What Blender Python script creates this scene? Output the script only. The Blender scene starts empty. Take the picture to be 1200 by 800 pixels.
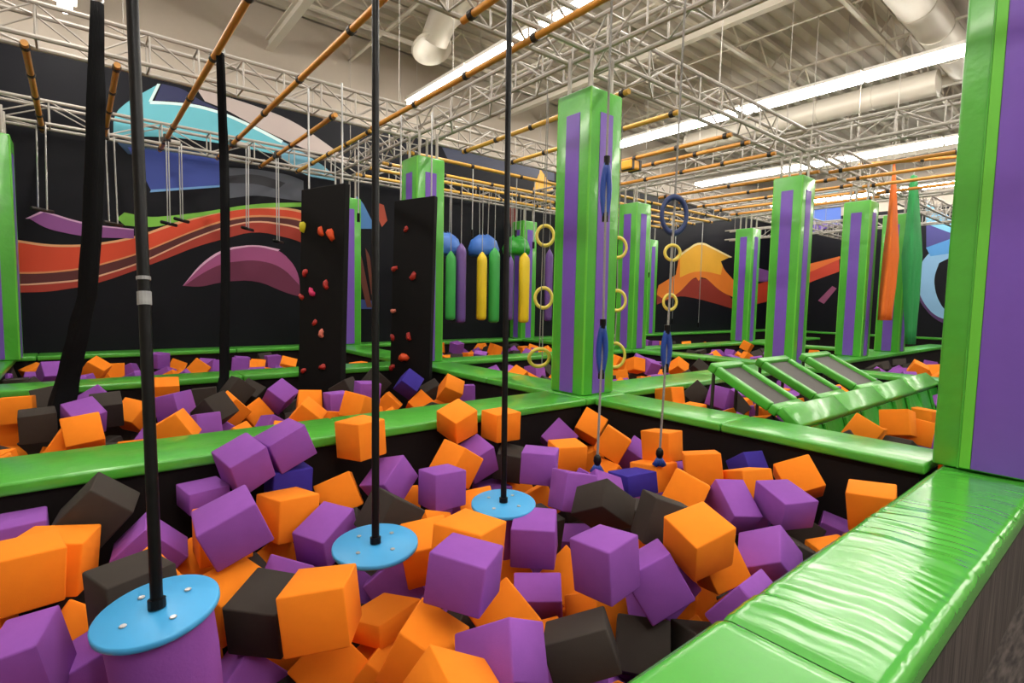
import bpy, bmesh, math, random
from mathutils import Vector, Matrix, noise
random.seed(7)
sc = bpy.context.scene
COL = sc.collection
# ------------------------------------------------------------------ camera
cd = bpy.data.cameras.new('camera'); cam = bpy.data.objects.new('camera', cd); COL.objects.link(cam)
yaw, pit, rol = math.radians(39.376), math.radians(-4.1966), math.radians(1.15552)
F = Vector((math.sin(yaw)*math.cos(pit), math.cos(yaw)*math.cos(pit), math.sin(pit)))
Rr = Vector((math.cos(yaw), -math.sin(yaw), 0)); U = Rr.cross(F)
R2 = Rr*math.cos(rol)+U*math.sin(rol); U2 = U*math.cos(rol)-Rr*math.sin(rol)
M = Matrix((R2, U2, -F)).transposed().to_4x4(); M.translation = Vector((0, 0, 1.0))
cam.matrix_world = M
cd.sensor_width = 36; cd.lens = 621.636/1200*36; cd.clip_start = .05; cd.clip_end = 100
sc.camera = cam
# ------------------------------------------------------------------ view, world
sc.view_settings.view_transform = 'Standard'; sc.view_settings.look = 'None'
sc.view_settings.exposure = 0.1; sc.view_settings.gamma = 1
sc.view_settings.use_curve_mapping = False
LAMP = 27.0
w = bpy.data.worlds.new('world'); sc.world = w; w.use_nodes = True
w.node_tree.nodes['Background'].inputs[0].default_value = (.8, .85, .9, 1)
w.node_tree.nodes['Background'].inputs[1].default_value = .3
# added unseen fill lights under the ceiling, on top of the tube lamps
def area(name, loc, sx, sy, power):
    l = bpy.data.lights.new(name, 'AREA'); l.shape = 'RECTANGLE'; l.size = sx; l.size_y = sy; l.energy = power; l.color = (1, .98, .95)
    o = bpy.data.objects.new(name, l); COL.objects.link(o); o.location = loc
    return o
area('fill_area_light', (3, -3.2, 5.6), 8, 2.5, 300)
area('fill_area_light', (3, 6, 5.75), 9, 10, 260)
area('fill_area_light', (15, 6, 5.75), 12, 10, 420)

# ------------------------------------------------------------------ materials
def lin(h):
    v = [int(h[i:i+2], 16)/255 for i in (0, 2, 4)]
    return tuple(((c+.055)/1.055)**2.4 if c > .04045 else c/12.92 for c in v)+(1,)
def mat(name, hexc, rough=.6, metal=0, spec=.5, var=.0, vscale=8, bump=0, bscale=60, stretch=None, coat=0, dist=.01):
    m = bpy.data.materials.new(name); m.use_nodes = True
    nt = m.node_tree; b = nt.nodes['Principled BSDF']
    b.inputs['Base Color'].default_value = lin(hexc); b.inputs['Roughness'].default_value = rough
    b.inputs['Metallic'].default_value = metal; b.inputs['Specular IOR Level'].default_value = spec
    if coat: b.inputs['Coat Weight'].default_value = coat; b.inputs['Coat Roughness'].default_value = .12
    if var or bump:
        tc = nt.nodes.new('ShaderNodeTexCoord'); mp = nt.nodes.new('ShaderNodeMapping')
        nt.links.new(tc.outputs['Object'], mp.inputs[0])
        if stretch: mp.inputs['Scale'].default_value = stretch
    if var:
        n = nt.nodes.new('ShaderNodeTexNoise'); n.inputs['Scale'].default_value = vscale; n.inputs['Detail'].default_value = 4
        nt.links.new(mp.outputs[0], n.inputs['Vector'])
        mx = nt.nodes.new('ShaderNodeMix'); mx.data_type = 'RGBA'
        c = lin(hexc); mx.inputs[6].default_value = tuple(x*(1-var) for x in c[:3])+(1,)
        mx.inputs[7].default_value = tuple(min(1, x*(1+var)) for x in c[:3])+(1,)
        nt.links.new(n.outputs[0], mx.inputs[0]); nt.links.new(mx.outputs[2], b.inputs['Base Color'])
    if bump:
        n2 = nt.nodes.new('ShaderNodeTexNoise'); n2.inputs['Scale'].default_value = bscale; n2.inputs['Detail'].default_value = 3
        nt.links.new(mp.outputs[0], n2.inputs['Vector'])
        bp = nt.nodes.new('ShaderNodeBump'); bp.inputs['Strength'].default_value = bump; bp.inputs['Distance'].default_value = dist
        nt.links.new(n2.outputs[0], bp.inputs['Height']); nt.links.new(bp.outputs[0], b.inputs['Normal'])
    return m
def emit(name, hexc, s):
    m = mat(name, hexc); b = m.node_tree.nodes['Principled BSDF']
    b.inputs['Emission Color'].default_value = lin(hexc); b.inputs['Emission Strength'].default_value = s
    return m
G_ = mat('green_vinyl', '50ae38', .3, bump=.5, bscale=8, dist=.014, var=.07, coat=.35)
G2_ = mat('green_vinyl_piping', '68c43c', .4)
GD_ = mat('green_skirt_vinyl', '2fa02c', .35, bump=.5, bscale=10, dist=.02)
PV_ = mat('purple_vinyl', '7450b6', .38, bump=.25, bscale=8, dist=.01, var=.05)
BK_ = mat('black_side_vinyl', '171212', .8, spec=.2, bump=.2, bscale=12)
FO = {'O': mat('orange_foam', 'fd8a1c', .85, spec=.25, var=.05, vscale=5, bump=.25, bscale=90, dist=.004),
      'P': mat('purple_foam', '8f50ac', .85, spec=.25, var=.07, vscale=5, bump=.25, bscale=90, dist=.004),
      'K': mat('black_foam', '38312c', .85, spec=.3, var=.1, vscale=5, bump=.25, bscale=90, dist=.004),
      'N': mat('navy_foam', '3a2c94', .85, spec=.25, var=.07, vscale=5, bump=.25, bscale=90, dist=.004)}
STEEL = mat('painted_truss_metal', 'aaa39b', .45, metal=.15, var=.06)
CHROME = mat('bare_steel', 'b8b8b8', .3, metal=.9)
BAR = mat('orange_pipe', 'cd8c36', .4, var=.15, vscale=6)
BAR2 = mat('yellow_orange_pipe', 'dba848', .4, var=.12, vscale=6)
CLAMP = mat('dark_clamp', '3a3330', .5, metal=.3)
DISC = mat('blue_disc_plastic', '41a2dc', .4, var=.05)
BLK = mat('black_pole_sleeve', '09090b', .4, spec=.25, bump=.3, bscale=14)
SILK = mat('black_silk', '09090c', .85, spec=.2, var=.2, bump=.5, bscale=20, stretch=(6, 6, .6))
TAPE = mat('grey_tape', '9a9a9c', .5, var=.3, vscale=30)
DECK = mat('ceiling_deck_paint', 'b9b0a4', .7, var=.03)
JOIST = mat('ceiling_joist_paint', 'cfc7ba', .6)
DUCT = mat('white_duct_metal', 'd2cbc0', .45, metal=.1)
TUBE = emit('lamp_tube_glow', 'fffaf0', LAMP)
WDARK = mat('dark_mural_wall_paint', '0d0d16', .55, spec=.2, var=.35, vscale=.5)
WLIGHT = mat('pale_wall_paint', 'b5aa9e', .7, var=.03)
RINGY = mat('yellow_ring_plastic', 'e6d05a', .4)
BLUE = mat('blue_ring_plastic', '24489e', .4, var=.15, vscale=20)
BLUEN = mat('navy_ring_tape', '2a3c6e', .5, var=.3, vscale=25)
ROPE = mat('grey_rope', '8d8a86', .8, bump=.8, bscale=80)
MESHM = mat('trampoline_mesh', '4c4744', .6, var=.12, vscale=14)
BLKB = mat('black_climbing_board', '110f10', .8, spec=.2, var=.15)
ORC = mat('orange_cloth', 'f4751a', .6, bump=.8, bscale=12, stretch=(8, 8, .3), dist=.03)
GRC = mat('green_cloth', '2fa557', .6, bump=.8, bscale=12, stretch=(8, 8, .3), dist=.03)
BAGM = {'green': mat('green_bag_vinyl', '3aa54a', .4), 'purple': mat('purple_bag_vinyl', '6a4a94', .4), 'yellow': mat('yellow_bag_vinyl', 'ecc91f', .4)}
DOME = mat('blue_dome_vinyl', '3f72c4', .45, var=.1)
HOLD = {'y': mat('yellow_hold', 'e6dc2a', .5), 'o': mat('orange_hold', 'e8501e', .5), 'm': mat('magenta_hold', 'd8306a', .5), 'r': mat('red_hold', 'b02a24', .5), 'p': mat('salmon_hold', 'e07a68', .5)}
YB = mat('yellow_pad_vinyl', 'eaa52a', .45)

def carpet(nm, sc_, rz):
    m = bpy.data.materials.new(nm); m.use_nodes = True; nt = m.node_tree; b = nt.nodes['Principled BSDF']
    tc = nt.nodes.new('ShaderNodeTexCoord'); mp = nt.nodes.new('ShaderNodeMapping'); mp.inputs['Scale'].default_value = sc_
    mp.inputs['Rotation'].default_value = (0, 0, math.radians(rz))
    n = nt.nodes.new('ShaderNodeTexNoise'); n.inputs['Scale'].default_value = 1.0; n.inputs['Detail'].default_value = 5
    cr = nt.nodes.new('ShaderNodeValToRGB'); cr.color_ramp.elements[0].position = .35; cr.color_ramp.elements[1].position = .7
    cr.color_ramp.elements[0].color = lin('28211f'); cr.color_ramp.elements[1].color = lin('5a504b')
    nt.links.new(tc.outputs['Object'], mp.inputs[0]); nt.links.new(mp.outputs[0], n.inputs['Vector'])
    nt.links.new(n.outputs[0], cr.inputs[0]); nt.links.new(cr.outputs[0], b.inputs['Base Color']); b.inputs['Roughness'].default_value = .9
    return m
CARPET = carpet('streaked_carpet', (7, 55, 10), -43)
SIDEP = carpet('streaked_side_panel', (48, 1, 2.2), 0)

# ------------------------------------------------------------------ helpers
class MB:
    def __init__(s): s.v = []; s.f = []; s.sm = False
    def box(s, c, h, R=None):
        n = len(s.v)
        for i in (-1, 1):
            for j in (-1, 1):
                for k in (-1, 1):
                    p = Vector((h[0]*i, h[1]*j, h[2]*k))
                    if R is not None: p = R @ p
                    s.v.append(tuple(p+Vector(c)))
        for q in ((0, 1, 3, 2), (4, 6, 7, 5), (0, 4, 5, 1), (2, 3, 7, 6), (0, 2, 6, 4), (1, 5, 7, 3)): s.f.append([n+a for a in q])
        return s
    def span(s, a, b): # axis aligned box from corner a to corner b
        return s.box([(a[i]+b[i])/2 for i in range(3)], [abs(b[i]-a[i])/2 for i in range(3)])
    def tube(s, pts, r, n=8, caps=True):
        pts = [Vector(p) for p in pts]; base = len(s.v)
        rr = r if isinstance(r, (list, tuple)) else [r]*len(pts)
        up = None
        for i, p in enumerate(pts):
            d = (pts[min(i+1, len(pts)-1)]-pts[max(i-1, 0)]).normalized()
            if up is None: up = d.orthogonal().normalized()
            up = (up-d*up.dot(d)).normalized(); sd = d.cross(up)
            for k in range(n):
                a = 2*math.pi*k/n; s.v.append(tuple(p+(up*math.cos(a)+sd*math.sin(a))*rr[i]))
        for i in range(len(pts)-1):
            for k in range(n):
                a = base+i*n+k; b = base+i*n+(k+1) % n; s.f.append([a, b, b+n, a+n])
        if caps:
            s.f.append([base+k for k in range(n)][::-1]); e = base+(len(pts)-1)*n; s.f.append([e+k for k in range(n)])
        return s
    def ring(s, c, nrm, R, r, n=24, m=8, sx=1):
        nrm = Vector(nrm).normalized(); up = Vector((0, 0, 1)); up = (up-nrm*up.dot(nrm)).normalized(); sd = nrm.cross(up)
        base = len(s.v); c = Vector(c)
        for i in range(n):
            a = 2*math.pi*i/n; d = sd*math.cos(a)*sx+up*math.sin(a)
            for k in range(m):
                b = 2*math.pi*k/m; s.v.append(tuple(c+d*R+(d*math.cos(b)+nrm*math.sin(b))*r))
        for i in range(n):
            for k in range(m):
                a = base+i*m+k; b = base+i*m+(k+1) % m; cc = base+((i+1) % n)*m; s.f.append([a, b, cc+(k+1) % m, cc+k])
        return s
    def lathe(s, c, prof, n=32, R=None):
        base = len(s.v); c = Vector(c)
        for (r, z) in prof:
            for k in range(n):
                a = 2*math.pi*k/n; p = Vector((r*math.cos(a), r*math.sin(a), z))
                if R is not None: p = R @ p
                s.v.append(tuple(c+p))
        for i in range(len(prof)-1):
            for k in range(n):
                a = base+i*n+k; b = base+i*n+(k+1) % n; s.f.append([a, b, b+n, a+n])
        s.f.append([base+k for k in range(n)][::-1]); e = base+(len(prof)-1)*n; s.f.append([e+k for k in range(n)])
        return s
    def mesh(s, name, m, smooth=False, bevel=0, seg=2):
        me = bpy.data.meshes.new(name); me.from_pydata(s.v, [], s.f)
        bm = bmesh.new(); bm.from_mesh(me); bmesh.ops.recalc_face_normals(bm, faces=bm.faces)
        if bevel: bmesh.ops.bevel(bm, geom=list(bm.edges), offset=bevel, segments=seg, affect='EDGES', profile=.5)
        bm.to_mesh(me); bm.free(); me.materials.append(m)
        if smooth:
            me.polygons.foreach_set('use_smooth', [True]*len(me.polygons))
        return me
    def build(s, name, m, parent=None, smooth=False, bevel=0, seg=2, loc=None):
        return link(name, s.mesh(name, m, smooth, bevel, seg), parent, loc)
def link(name, me, parent=None, loc=None):
    o = bpy.data.objects.new(name, me); COL.objects.link(o)
    if parent: o.parent = parent
    if loc is not None: o.location = loc
    return o
def smooth_angle(me, ang=40):
    me.polygons.foreach_set('use_smooth', [True]*len(me.polygons))
    try: me.set_sharp_from_angle(angle=math.radians(ang))
    except Exception: pass
def tag(o, label=None, cat=None, group=None, kind=None):
    if label: o['label'] = label
    if cat: o['category'] = cat
    if group: o['group'] = group
    if kind: o['kind'] = kind
    return o
def thing(name, loc, label, cat, group=None):
    o = bpy.data.objects.new(name, None); COL.objects.link(o); o.location = loc; o.empty_display_size = .1
    return tag(o, label, cat, group)
# builds in world coordinates under an Empty placed at loc
def sub(mb, name, m, root, under=None, **k):
    L = Vector(root.location); mb.v = [tuple(Vector(v)-L) for v in mb.v]
    return mb.build(name, m, under or root, **k)

# ------------------------------------------------------------------ room shell
X0, X1, Y0, Y1 = -3.5, 25.5, -6.0, 11.9
ZT, ZM, ZF, ZP = 6.9, 5.0, -.6, -1.05
mb = MB()
mb.v = [(X0, Y0, ZF), (X1, Y0, ZF), (X1, .45, ZF), (X0, .45, ZF)]; mb.f = [[0, 1, 2, 3]]
mb.span((X0, Y0, ZF-.1), (X1, .45, ZF-.001))
mb = MB().span((X0, Y0, ZF-.1), (X1, .45, ZF))
tag(mb.build('floor', CARPET), kind='structure')
tag(MB().span((X0, .45, ZP-.1), (X1, Y1, ZP)).build('floor_pit', BK_), 'black floor under the foam pits', kind='structure')
wb = MB().span((X0, Y1, ZP), (X1, Y1+.15, ZM)).build('wall_back', WDARK); tag(wb, kind='structure')
wr = MB().span((X1, Y0, ZP), (X1+.15, Y1, ZM)).build('wall_right', WDARK); tag(wr, kind='structure')
tag(MB().span((X0, Y1+.02, ZM), (X1, Y1+.15, ZT)).build('wall_back_upper', WLIGHT), kind='structure')
tag(MB().span((X1+.02, Y0, ZM), (X1+.15, Y1, ZT)).build('wall_right_upper', WLIGHT), kind='structure')
tag(MB().span((X0-.15, Y0, ZP), (X0, Y1, ZT)).build('wall_left', WLIGHT), kind='structure')
tag(MB().span((X0, Y0-.15, ZP), (X1, Y0, ZT)).build('wall_front', WLIGHT), kind='structure')
# corrugated deck: trapezoid ribs running along X
mb = MB(); y = Y0; prof = []
while y < Y1+.3:
    prof += [(y, ZT+.11), (y+.05, ZT), (y+.2, ZT), (y+.25, ZT+.11)]; y += .36
for (yy, zz) in prof: mb.v += [(X0-.1, yy, zz), (X1+.1, yy, zz)]
for i in range(len(prof)-1): mb.f.append([2*i, 2*i+1, 2*i+3, 2*i+2])
tag(mb.build('ceiling', DECK), kind='structure')
# ceiling joists (open web) along X, girders along Y
def joist(y, name, z0=6.25, z1=6.85):
    t = thing(name, (X0, y, z0), None, None); t['kind'] = 'structure'; tag(t, 'pale open-web steel joist under the ceiling deck')
    sub(MB().span((X0, y-.035, z0-.03), (X1, y+.035, z0+.03)), 'bottom_chord', JOIST, t)
    sub(MB().span((X0, y-.035, z1-.03), (X1, y+.035, z1+.04)), 'top_chord', JOIST, t)
    m = MB(); x = X0; k = 0
    while x < X1-.6:
        a, b = (z0, z1) if k % 2 == 0 else (z1, z0); m.tube([(x, y, a), (x+.6, y, b)], .018, 5); x += .6; k += 1
    tag(sub(m, 'web', JOIST, t), kind='stuff')
n = 1
for y in (-2.5, -.4, 1.7, 3.8, 5.9, 8.0, 10.1): joist(y, 'trim_%d' % n); n += 1
for x in (3.2, 9.2, 15.2, 21.2):
    t = MB().span((x-.07, Y0, 6.02), (x+.07, Y1, 6.05)).span((x-.012, Y0, 6.05), (x+.012, Y1, 6.25)).span((x-.07, Y0, 6.22), (x+.07, Y1, 6.25)).build('trim_%d' % n, JOIST); n += 1
    tag(t, 'pale steel girder carrying the ceiling joists', kind='structure')
for x in (4.9, 6.9, 8.1, 10.6, 12.6, 13.9, 17.2, 19.4):
    t = MB().span((x-.03, Y0, 6.3), (x+.03, Y1, 6.34)).build('trim_%d' % n, JOIST); n += 1
    tag(t, 'thin steel bridging strip between the joists', kind='structure')
# ducts
def duct(name, pts, r, label, rings=True):
    t = thing(name, pts[0], label, 'duct')
    me = sub(MB().tube(pts, r, 20), 'pipe', DUCT, t); smooth_angle(me.data)
    m = MB(); p0, p1 = Vector(pts[0]), Vector(pts[-1]); L = (p1-p0).length; k = 1
    if rings and len(pts) == 2:
        while k*1.2 < L:
            c = p0+(p1-p0)*(k*1.2/L); sub(MB().ring(c, p1-p0, r[0] if isinstance(r, list) else r, .014, 20, 6), 'seam_band', DUCT, t); k += 1
    return t
duct('air_duct', [(10.2, 3.05, 6.3), (15.2, 3.05, 6.3)], .3, 'wide round white duct high at the upper right, above the long lamp')
duct('air_duct', [(14.6, 3.4, 5.95), (14.6, 9.5, 5.95)], .27, 'round white duct running beside the second lamp row')
t = duct('air_duct', [(5.55, 6.2, 6.5), (5.5, 8.2, 6.45), (5.5, 8.95, 6.3), (5.5, 9.25, 6.0)], [.3, .3, .27, .26], 'bent white duct with a round outlet near the top left of the lamp row', False)
smooth_angle(sub(MB().lathe((5.5, 9.33, 5.86), [(.2, .09), (.36, .1), (.4, .04), (.38, 0), (.27, 0), (.2, .05)], 28, Matrix.Rotation(math.radians(-25), 3, 'X')), 'outlet_ring', DUCT, t).data, 50)

# mural shapes painted on the walls
MUR = [
('orange_red_band',[(-1.3, 1.88), (-0.73, 1.84), (-0.35, 1.79), (0.16, 1.83), (0.84, 2.02), (1.55, 2.39), (2.3, 2.69), (2.9, 2.85), (3.79, 2.89), (4.49, 2.68), (5.09, 2.2), (4.99, 1.99), (4.45, 2.49), (3.78, 2.71), (2.9, 2.68), (2.3, 2.51), (1.75, 2.24), (0.88, 1.74), (0.15, 1.45), (-0.36, 1.35), (-0.75, 1.31), (-1.32, 1.35)],'d8441f',1),
('maroon_band',[(-1.32, 1.35), (-0.75, 1.31), (-0.36, 1.35), (0.15, 1.45), (0.88, 1.74), (1.75, 2.24), (2.3, 2.51), (2.9, 2.68), (3.78, 2.71), (4.45, 2.49), (4.99, 1.99), (4.88, 1.7), (4.37, 2.23), (3.78, 2.53), (2.9, 2.58), (2.3, 2.38), (1.75, 2.09), (0.88, 1.55), (0.14, 1.25), (-0.37, 1.16), (-0.76, 1.12), (-1.33, 1.14)],'56191c',1),
('red_band',[(-1.33, 1.14), (-0.76, 1.12), (-0.37, 1.16), (0.14, 1.25), (0.88, 1.55), (1.75, 2.09), (2.3, 2.38), (2.9, 2.58), (3.78, 2.53), (4.37, 2.23), (4.88, 1.7), (4.78, 1.4), (4.3, 1.95), (3.78, 2.24), (2.89, 2.37), (2.29, 2.14), (1.85, 1.97), (1.12, 1.58), (0.27, 1.17), (-0.37, 1.02), (-0.76, 1.0), (-1.34, 0.95)],'a8301f',1),
('pale_outline',[(-1.3, 1.9), (-0.73, 1.86), (-0.34, 1.81), (0.16, 1.85), (0.84, 2.04), (1.55, 2.42), (2.3, 2.72), (2.9, 2.88), (3.79, 2.92), (4.49, 2.71), (5.09, 2.23), (5.09, 2.17), (4.49, 2.66), (3.79, 2.87), (2.9, 2.83), (2.3, 2.67), (1.55, 2.37), (0.84, 2.0), (0.16, 1.81), (-0.35, 1.77), (-0.73, 1.82), (-1.3, 1.87)],'e8a878',2),
('pale_outline',[(-1.32, 1.37), (-0.75, 1.33), (-0.36, 1.36), (0.15, 1.46), (0.88, 1.75), (1.75, 2.25), (2.3, 2.53), (2.9, 2.7), (3.78, 2.73), (4.45, 2.51), (4.99, 2.01), (4.99, 1.97), (4.45, 2.46), (3.78, 2.69), (2.9, 2.66), (2.3, 2.49), (1.75, 2.22), (0.88, 1.72), (0.15, 1.43), (-0.36, 1.33), (-0.75, 1.3), (-1.33, 1.34)],'e09060',2),
('pale_outline',[(-1.33, 1.15), (-0.76, 1.13), (-0.37, 1.18), (0.14, 1.26), (0.88, 1.57), (1.75, 2.11), (2.3, 2.39), (2.9, 2.59), (3.78, 2.55), (4.37, 2.25), (4.88, 1.71), (4.88, 1.68), (4.37, 2.22), (3.78, 2.51), (2.9, 2.56), (2.3, 2.36), (1.75, 2.08), (0.88, 1.54), (0.14, 1.23), (-0.37, 1.15), (-0.76, 1.11), (-1.33, 1.13)],'e8b090',2),
('green_stripe',[(0.6, 2.35), (0.71, 2.47), (1.08, 2.42), (1.83, 2.59), (2.9, 2.92), (3.84, 3.06), (3.84, 2.97), (2.9, 2.83), (2.3, 2.68), (1.55, 2.41), (1.14, 2.24), (0.71, 2.24)],'7cc043',3),
('purple_swoosh',[(-0.58, 2.23), (-0.39, 2.36), (0.16, 2.2), (0.84, 2.18), (0.84, 2.02), (0.15, 1.98), (-0.35, 2.07)],'8c4a90',3),
('pale_outline',[(-0.61, 2.21), (-0.39, 2.37), (0.16, 2.21), (0.84, 2.19), (0.84, 2.17), (0.16, 2.18), (-0.38, 2.34), (-0.57, 2.21)],'d8a8d0',4),
('pink_shape',[(1.58, 1.19), (1.9, 1.65), (2.29, 1.96), (2.89, 2.09), (3.36, 2.02), (3.74, 1.61), (3.77, 1.08), (3.64, 1.1), (3.21, 1.48), (2.72, 1.52), (2.28, 1.43), (1.88, 1.28)],'a04a80',1),
('dark_pink_shape',[(1.6, 1.19), (1.95, 1.48), (2.29, 1.67), (2.89, 1.78), (3.39, 1.67), (3.77, 1.27), (3.77, 1.03), (3.47, 1.11), (2.88, 1.36), (2.28, 1.3), (1.88, 1.18)],'6a2045',2),
('pale_outline',[(1.58, 1.19), (1.9, 1.65), (2.29, 1.96), (2.89, 2.09), (3.36, 2.02), (3.32, 1.98), (2.89, 2.06), (2.31, 1.92), (1.93, 1.62)],'e0b0d0',3),
('turquoise_shape',[(0.6, 4.15), (0.82, 4.44), (1.28, 4.85), (1.14, 4.5), (1.46, 4.55), (1.87, 4.6), (2.34, 4.57), (2.92, 4.42), (3.42, 4.25), (3.41, 3.97), (2.33, 4.0), (1.45, 3.95), (0.59, 3.77)],'62b4c4',1),
('pale_outline',[(1.14, 4.52), (1.46, 4.58), (1.87, 4.64), (2.34, 4.6), (2.92, 4.46), (3.45, 4.28), (3.42, 4.22), (2.89, 4.4), (2.34, 4.55), (1.87, 4.58), (1.46, 4.53), (1.14, 4.46)],'d5eef0',2),
('pale_outline',[(1.26, 4.85), (1.31, 4.86), (1.17, 4.51), (1.12, 4.5)],'d5eef0',2),
('navy_shape',[(1.33, 4.87), (1.67, 4.87), (1.9, 4.74), (2.16, 4.67), (2.34, 4.62), (1.87, 4.65), (1.46, 4.6), (1.21, 4.53)],'1d2250',1),
('navy_shape',[(0.59, 3.74), (2.32, 3.77), (2.32, 3.51), (0.79, 3.51)],'1c3d60',1),
('blue_shape',[(0.79, 3.63), (2.32, 3.7), (2.31, 3.16), (1.13, 2.89), (1.01, 3.17)],'3448a0',2),
('pale_outline',[(1.1, 2.88), (2.31, 3.16), (2.31, 3.2), (1.12, 2.93)],'6fa0d8',3),
('cream_swoosh',[(1.85, 4.98), (2.34, 4.91), (2.93, 4.86), (3.68, 4.73), (4.4, 4.38), (4.89, 4.13), (4.69, 4.06), (3.76, 4.22), (2.92, 4.46), (2.34, 4.67), (2.02, 4.73)],'b5a6a2',3),
('grey_swoosh',[(2.41, 3.55), (2.91, 3.61), (3.58, 3.6), (3.86, 3.52), (3.86, 3.08), (2.9, 3.09), (2.4, 2.95)],'50535f',1),
('dark_swoosh',[(2.41, 3.39), (2.91, 3.52), (3.49, 3.42), (3.32, 3.26), (2.91, 3.32), (2.4, 3.25)],'2a2a33',2),
('pale_blue_shape',[(3.42, 4.27), (3.8, 4.15), (4.4, 3.86), (4.59, 3.63), (3.85, 3.64), (3.41, 3.92)],'6fa8c0',2),
('blue_shape',[(5.01, 3.39), (5.19, 3.26), (5.47, 2.78), (5.47, 2.67), (5.01, 2.62)],'4f86c8',1),
('blue_shape',[(5.09, 1.01), (5.43, 0.98), (5.47, 0.78), (5.09, 0.78)],'3a4a90',1),
('brown_streak',[(5.05, 2.29), (5.17, 2.01), (5.43, 0.82), (5.3, 0.82), (5.05, 1.8)],'6a3020',2),
('brown_streak',[(5.26, 2.21), (5.38, 2.02), (5.47, 1.12), (5.41, 1.12)],'6a3020',2),
('red_shape',[(5.6, 3.28), (5.73, 3.25), (5.82, 2.9), (5.68, 2.73), (5.58, 2.94)],'b0452c',1),
('grey_swoosh',[(7.32, 4.91), (8.44, 4.96), (11.28, 4.94), (11.29, 4.69), (9.63, 4.64), (7.5, 4.65)],'343a52',1),
('yellow_triangle',[(10.44, 4.31), (10.72, 4.94), (11.23, 4.48), (11.23, 4.35)],'d8a12c',2),
('red_shape',[(9.52, 3.75), (9.8, 3.83), (9.88, 3.26), (9.63, 3.14)],'8a3a34',1),
('arrow_base_red',[(16.65, 1.62), (18.29, 1.94), (19.41, 2.16), (20.79, 2.04), (22.27, 1.28), (22.31, 0.91), (20.87, 1.12), (19.49, 1.3), (18.04, 1.41), (16.69, 1.03)],'8c2a1c',1),
('arrow_orange',[(16.66, 1.4), (16.74, 1.75), (17.81, 2.18), (18.03, 3.04), (17.65, 2.76), (19.36, 3.6), (21.8, 3.14), (21.05, 2.91), (21.36, 2.57), (22.18, 2.17), (22.4, 1.4), (21.17, 1.63), (19.99, 2.15), (19.6, 2.17), (19.43, 2.02), (19.23, 2.15), (18.93, 2.07), (18.03, 1.47), (17.21, 1.19)],'e0791f',2),
('arrow_yellow',[(18.07, 2.52), (18.03, 3.07), (17.65, 2.79), (19.36, 3.58), (21.8, 3.14), (21.05, 2.91), (21.2, 2.71), (21.1, 2.34), (19.96, 2.43), (18.97, 2.37), (18.1, 2.1)],'e6a92b',3),
('pale_outline',[(17.54, 2.75), (19.35, 3.63), (21.94, 3.15), (21.8, 3.1), (19.36, 3.55), (17.66, 2.72)],'f0dca0',4),
('red_band',[(24.04, 2.02), (25.68, 2.32), (25.8, 1.35), (24.14, 1.12)],'b83a22',1),
('purple_swoosh',[(24.11, 2.84), (25.64, 2.72), (25.69, 2.24), (24.18, 2.18)],'7a4a90',1),
]
MURX = [
('red_band',[(11.72, 2.07), (10.06, 2.73), (8.95, 3.2), (8.91, 2.62), (10.03, 2.2), (11.68, 1.42)],'c8402a',1),
('orange_band',[(10.14, 3.0), (8.92, 3.27), (8.91, 3.16), (10.12, 2.62)],'e07030',2),
('blue_shape',[(10.15, 5.6), (9.04, 5.89), (8.97, 4.65), (10.1, 4.77)],'3f62b8',1),
('pale_blue_shape',[(10.13, 5.22), (9.0, 5.23), (8.97, 4.65), (10.08, 4.39)],'5c3fa0',0),
('turquoise_shape',[(10.26, 6.28), (8.9, 6.3), (9.03, 5.74), (10.22, 5.61)],'5fb0d0',1),
('pink_shape',[(9.69, 1.36), (9.15, 2.0), (8.97, 1.89), (9.44, 1.22)],'904a70',1),
('turquoise_shape',[(6.04, 5.24), (5.3, 4.6), (4.94, 4.0), (5.05, 3.85), (5.98, 4.35)],'72b4dc',1),
('indigo_shape',[(5.99, 4.49), (4.95, 4.25), (4.9, 3.37), (5.92, 3.37)],'3c3a80',0),
('blue_shape',[(5.93, 3.44), (5.09, 3.76), (4.91, 3.53), (5.06, 3.19), (5.77, 3.1)],'4a90d0',2),
('pale_blue_shape',[(5.11, 3.54), (5.74, 3.36), (6.1, 2.79), (6.17, 2.13), (5.93, 1.3), (5.49, 0.75), (4.89, 0.58), (4.85, 0.77), (5.25, 1.08), (5.52, 1.63), (5.62, 2.28), (5.49, 2.83), (5.0, 3.12)],'86b4dc',1),
('violet_swoosh',[(6.17, 2.06), (6.04, 1.4), (5.57, 0.75), (5.04, 0.44), (4.83, 0.36), (4.84, 0.61), (5.47, 0.78), (5.9, 1.33)],'4a2a60',2),
]
mats = {}
def soften(P):
    out = []; n = len(P)
    for i in range(n):
        a, b, c = Vector(P[i-1]), Vector(P[i]), Vector(P[(i+1) % n])
        u, v = b-a, c-b
        if u.length < 1e-4 or v.length < 1e-4 or u.angle(v) > .75: out.append(tuple(b))
        else:
            k = .25*min(u.length, v.length, 1.2); out.append(tuple(b-u.normalized()*k)); out.append(tuple(b+v.normalized()*k))
    return out
def mural(lst, parent, wall):
    for (nm, pts, hx, lay) in lst:
        if hx not in mats: mats[hx] = mat('mural_'+nm, hx, .55, var=.12, vscale=1.2)
        me = bpy.data.meshes.new(nm); off = .004+.003*lay
        pts = soften(soften(pts))
        vs = [(p[0], Y1-off, p[1]) if wall == 'Y' else (X1-off, p[0], p[1]) for p in pts]
        bm = bmesh.new(); bv = [bm.verts.new(v) for v in vs]
        es = [bm.edges.new((bv[i], bv[(i+1) % len(bv)])) for i in range(len(bv))]
        bmesh.ops.triangle_fill(bm, edges=es, use_beauty=True); bm.to_mesh(me); bm.free(); me.materials.append(mats[hx])
        link(nm, me, parent)
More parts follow.
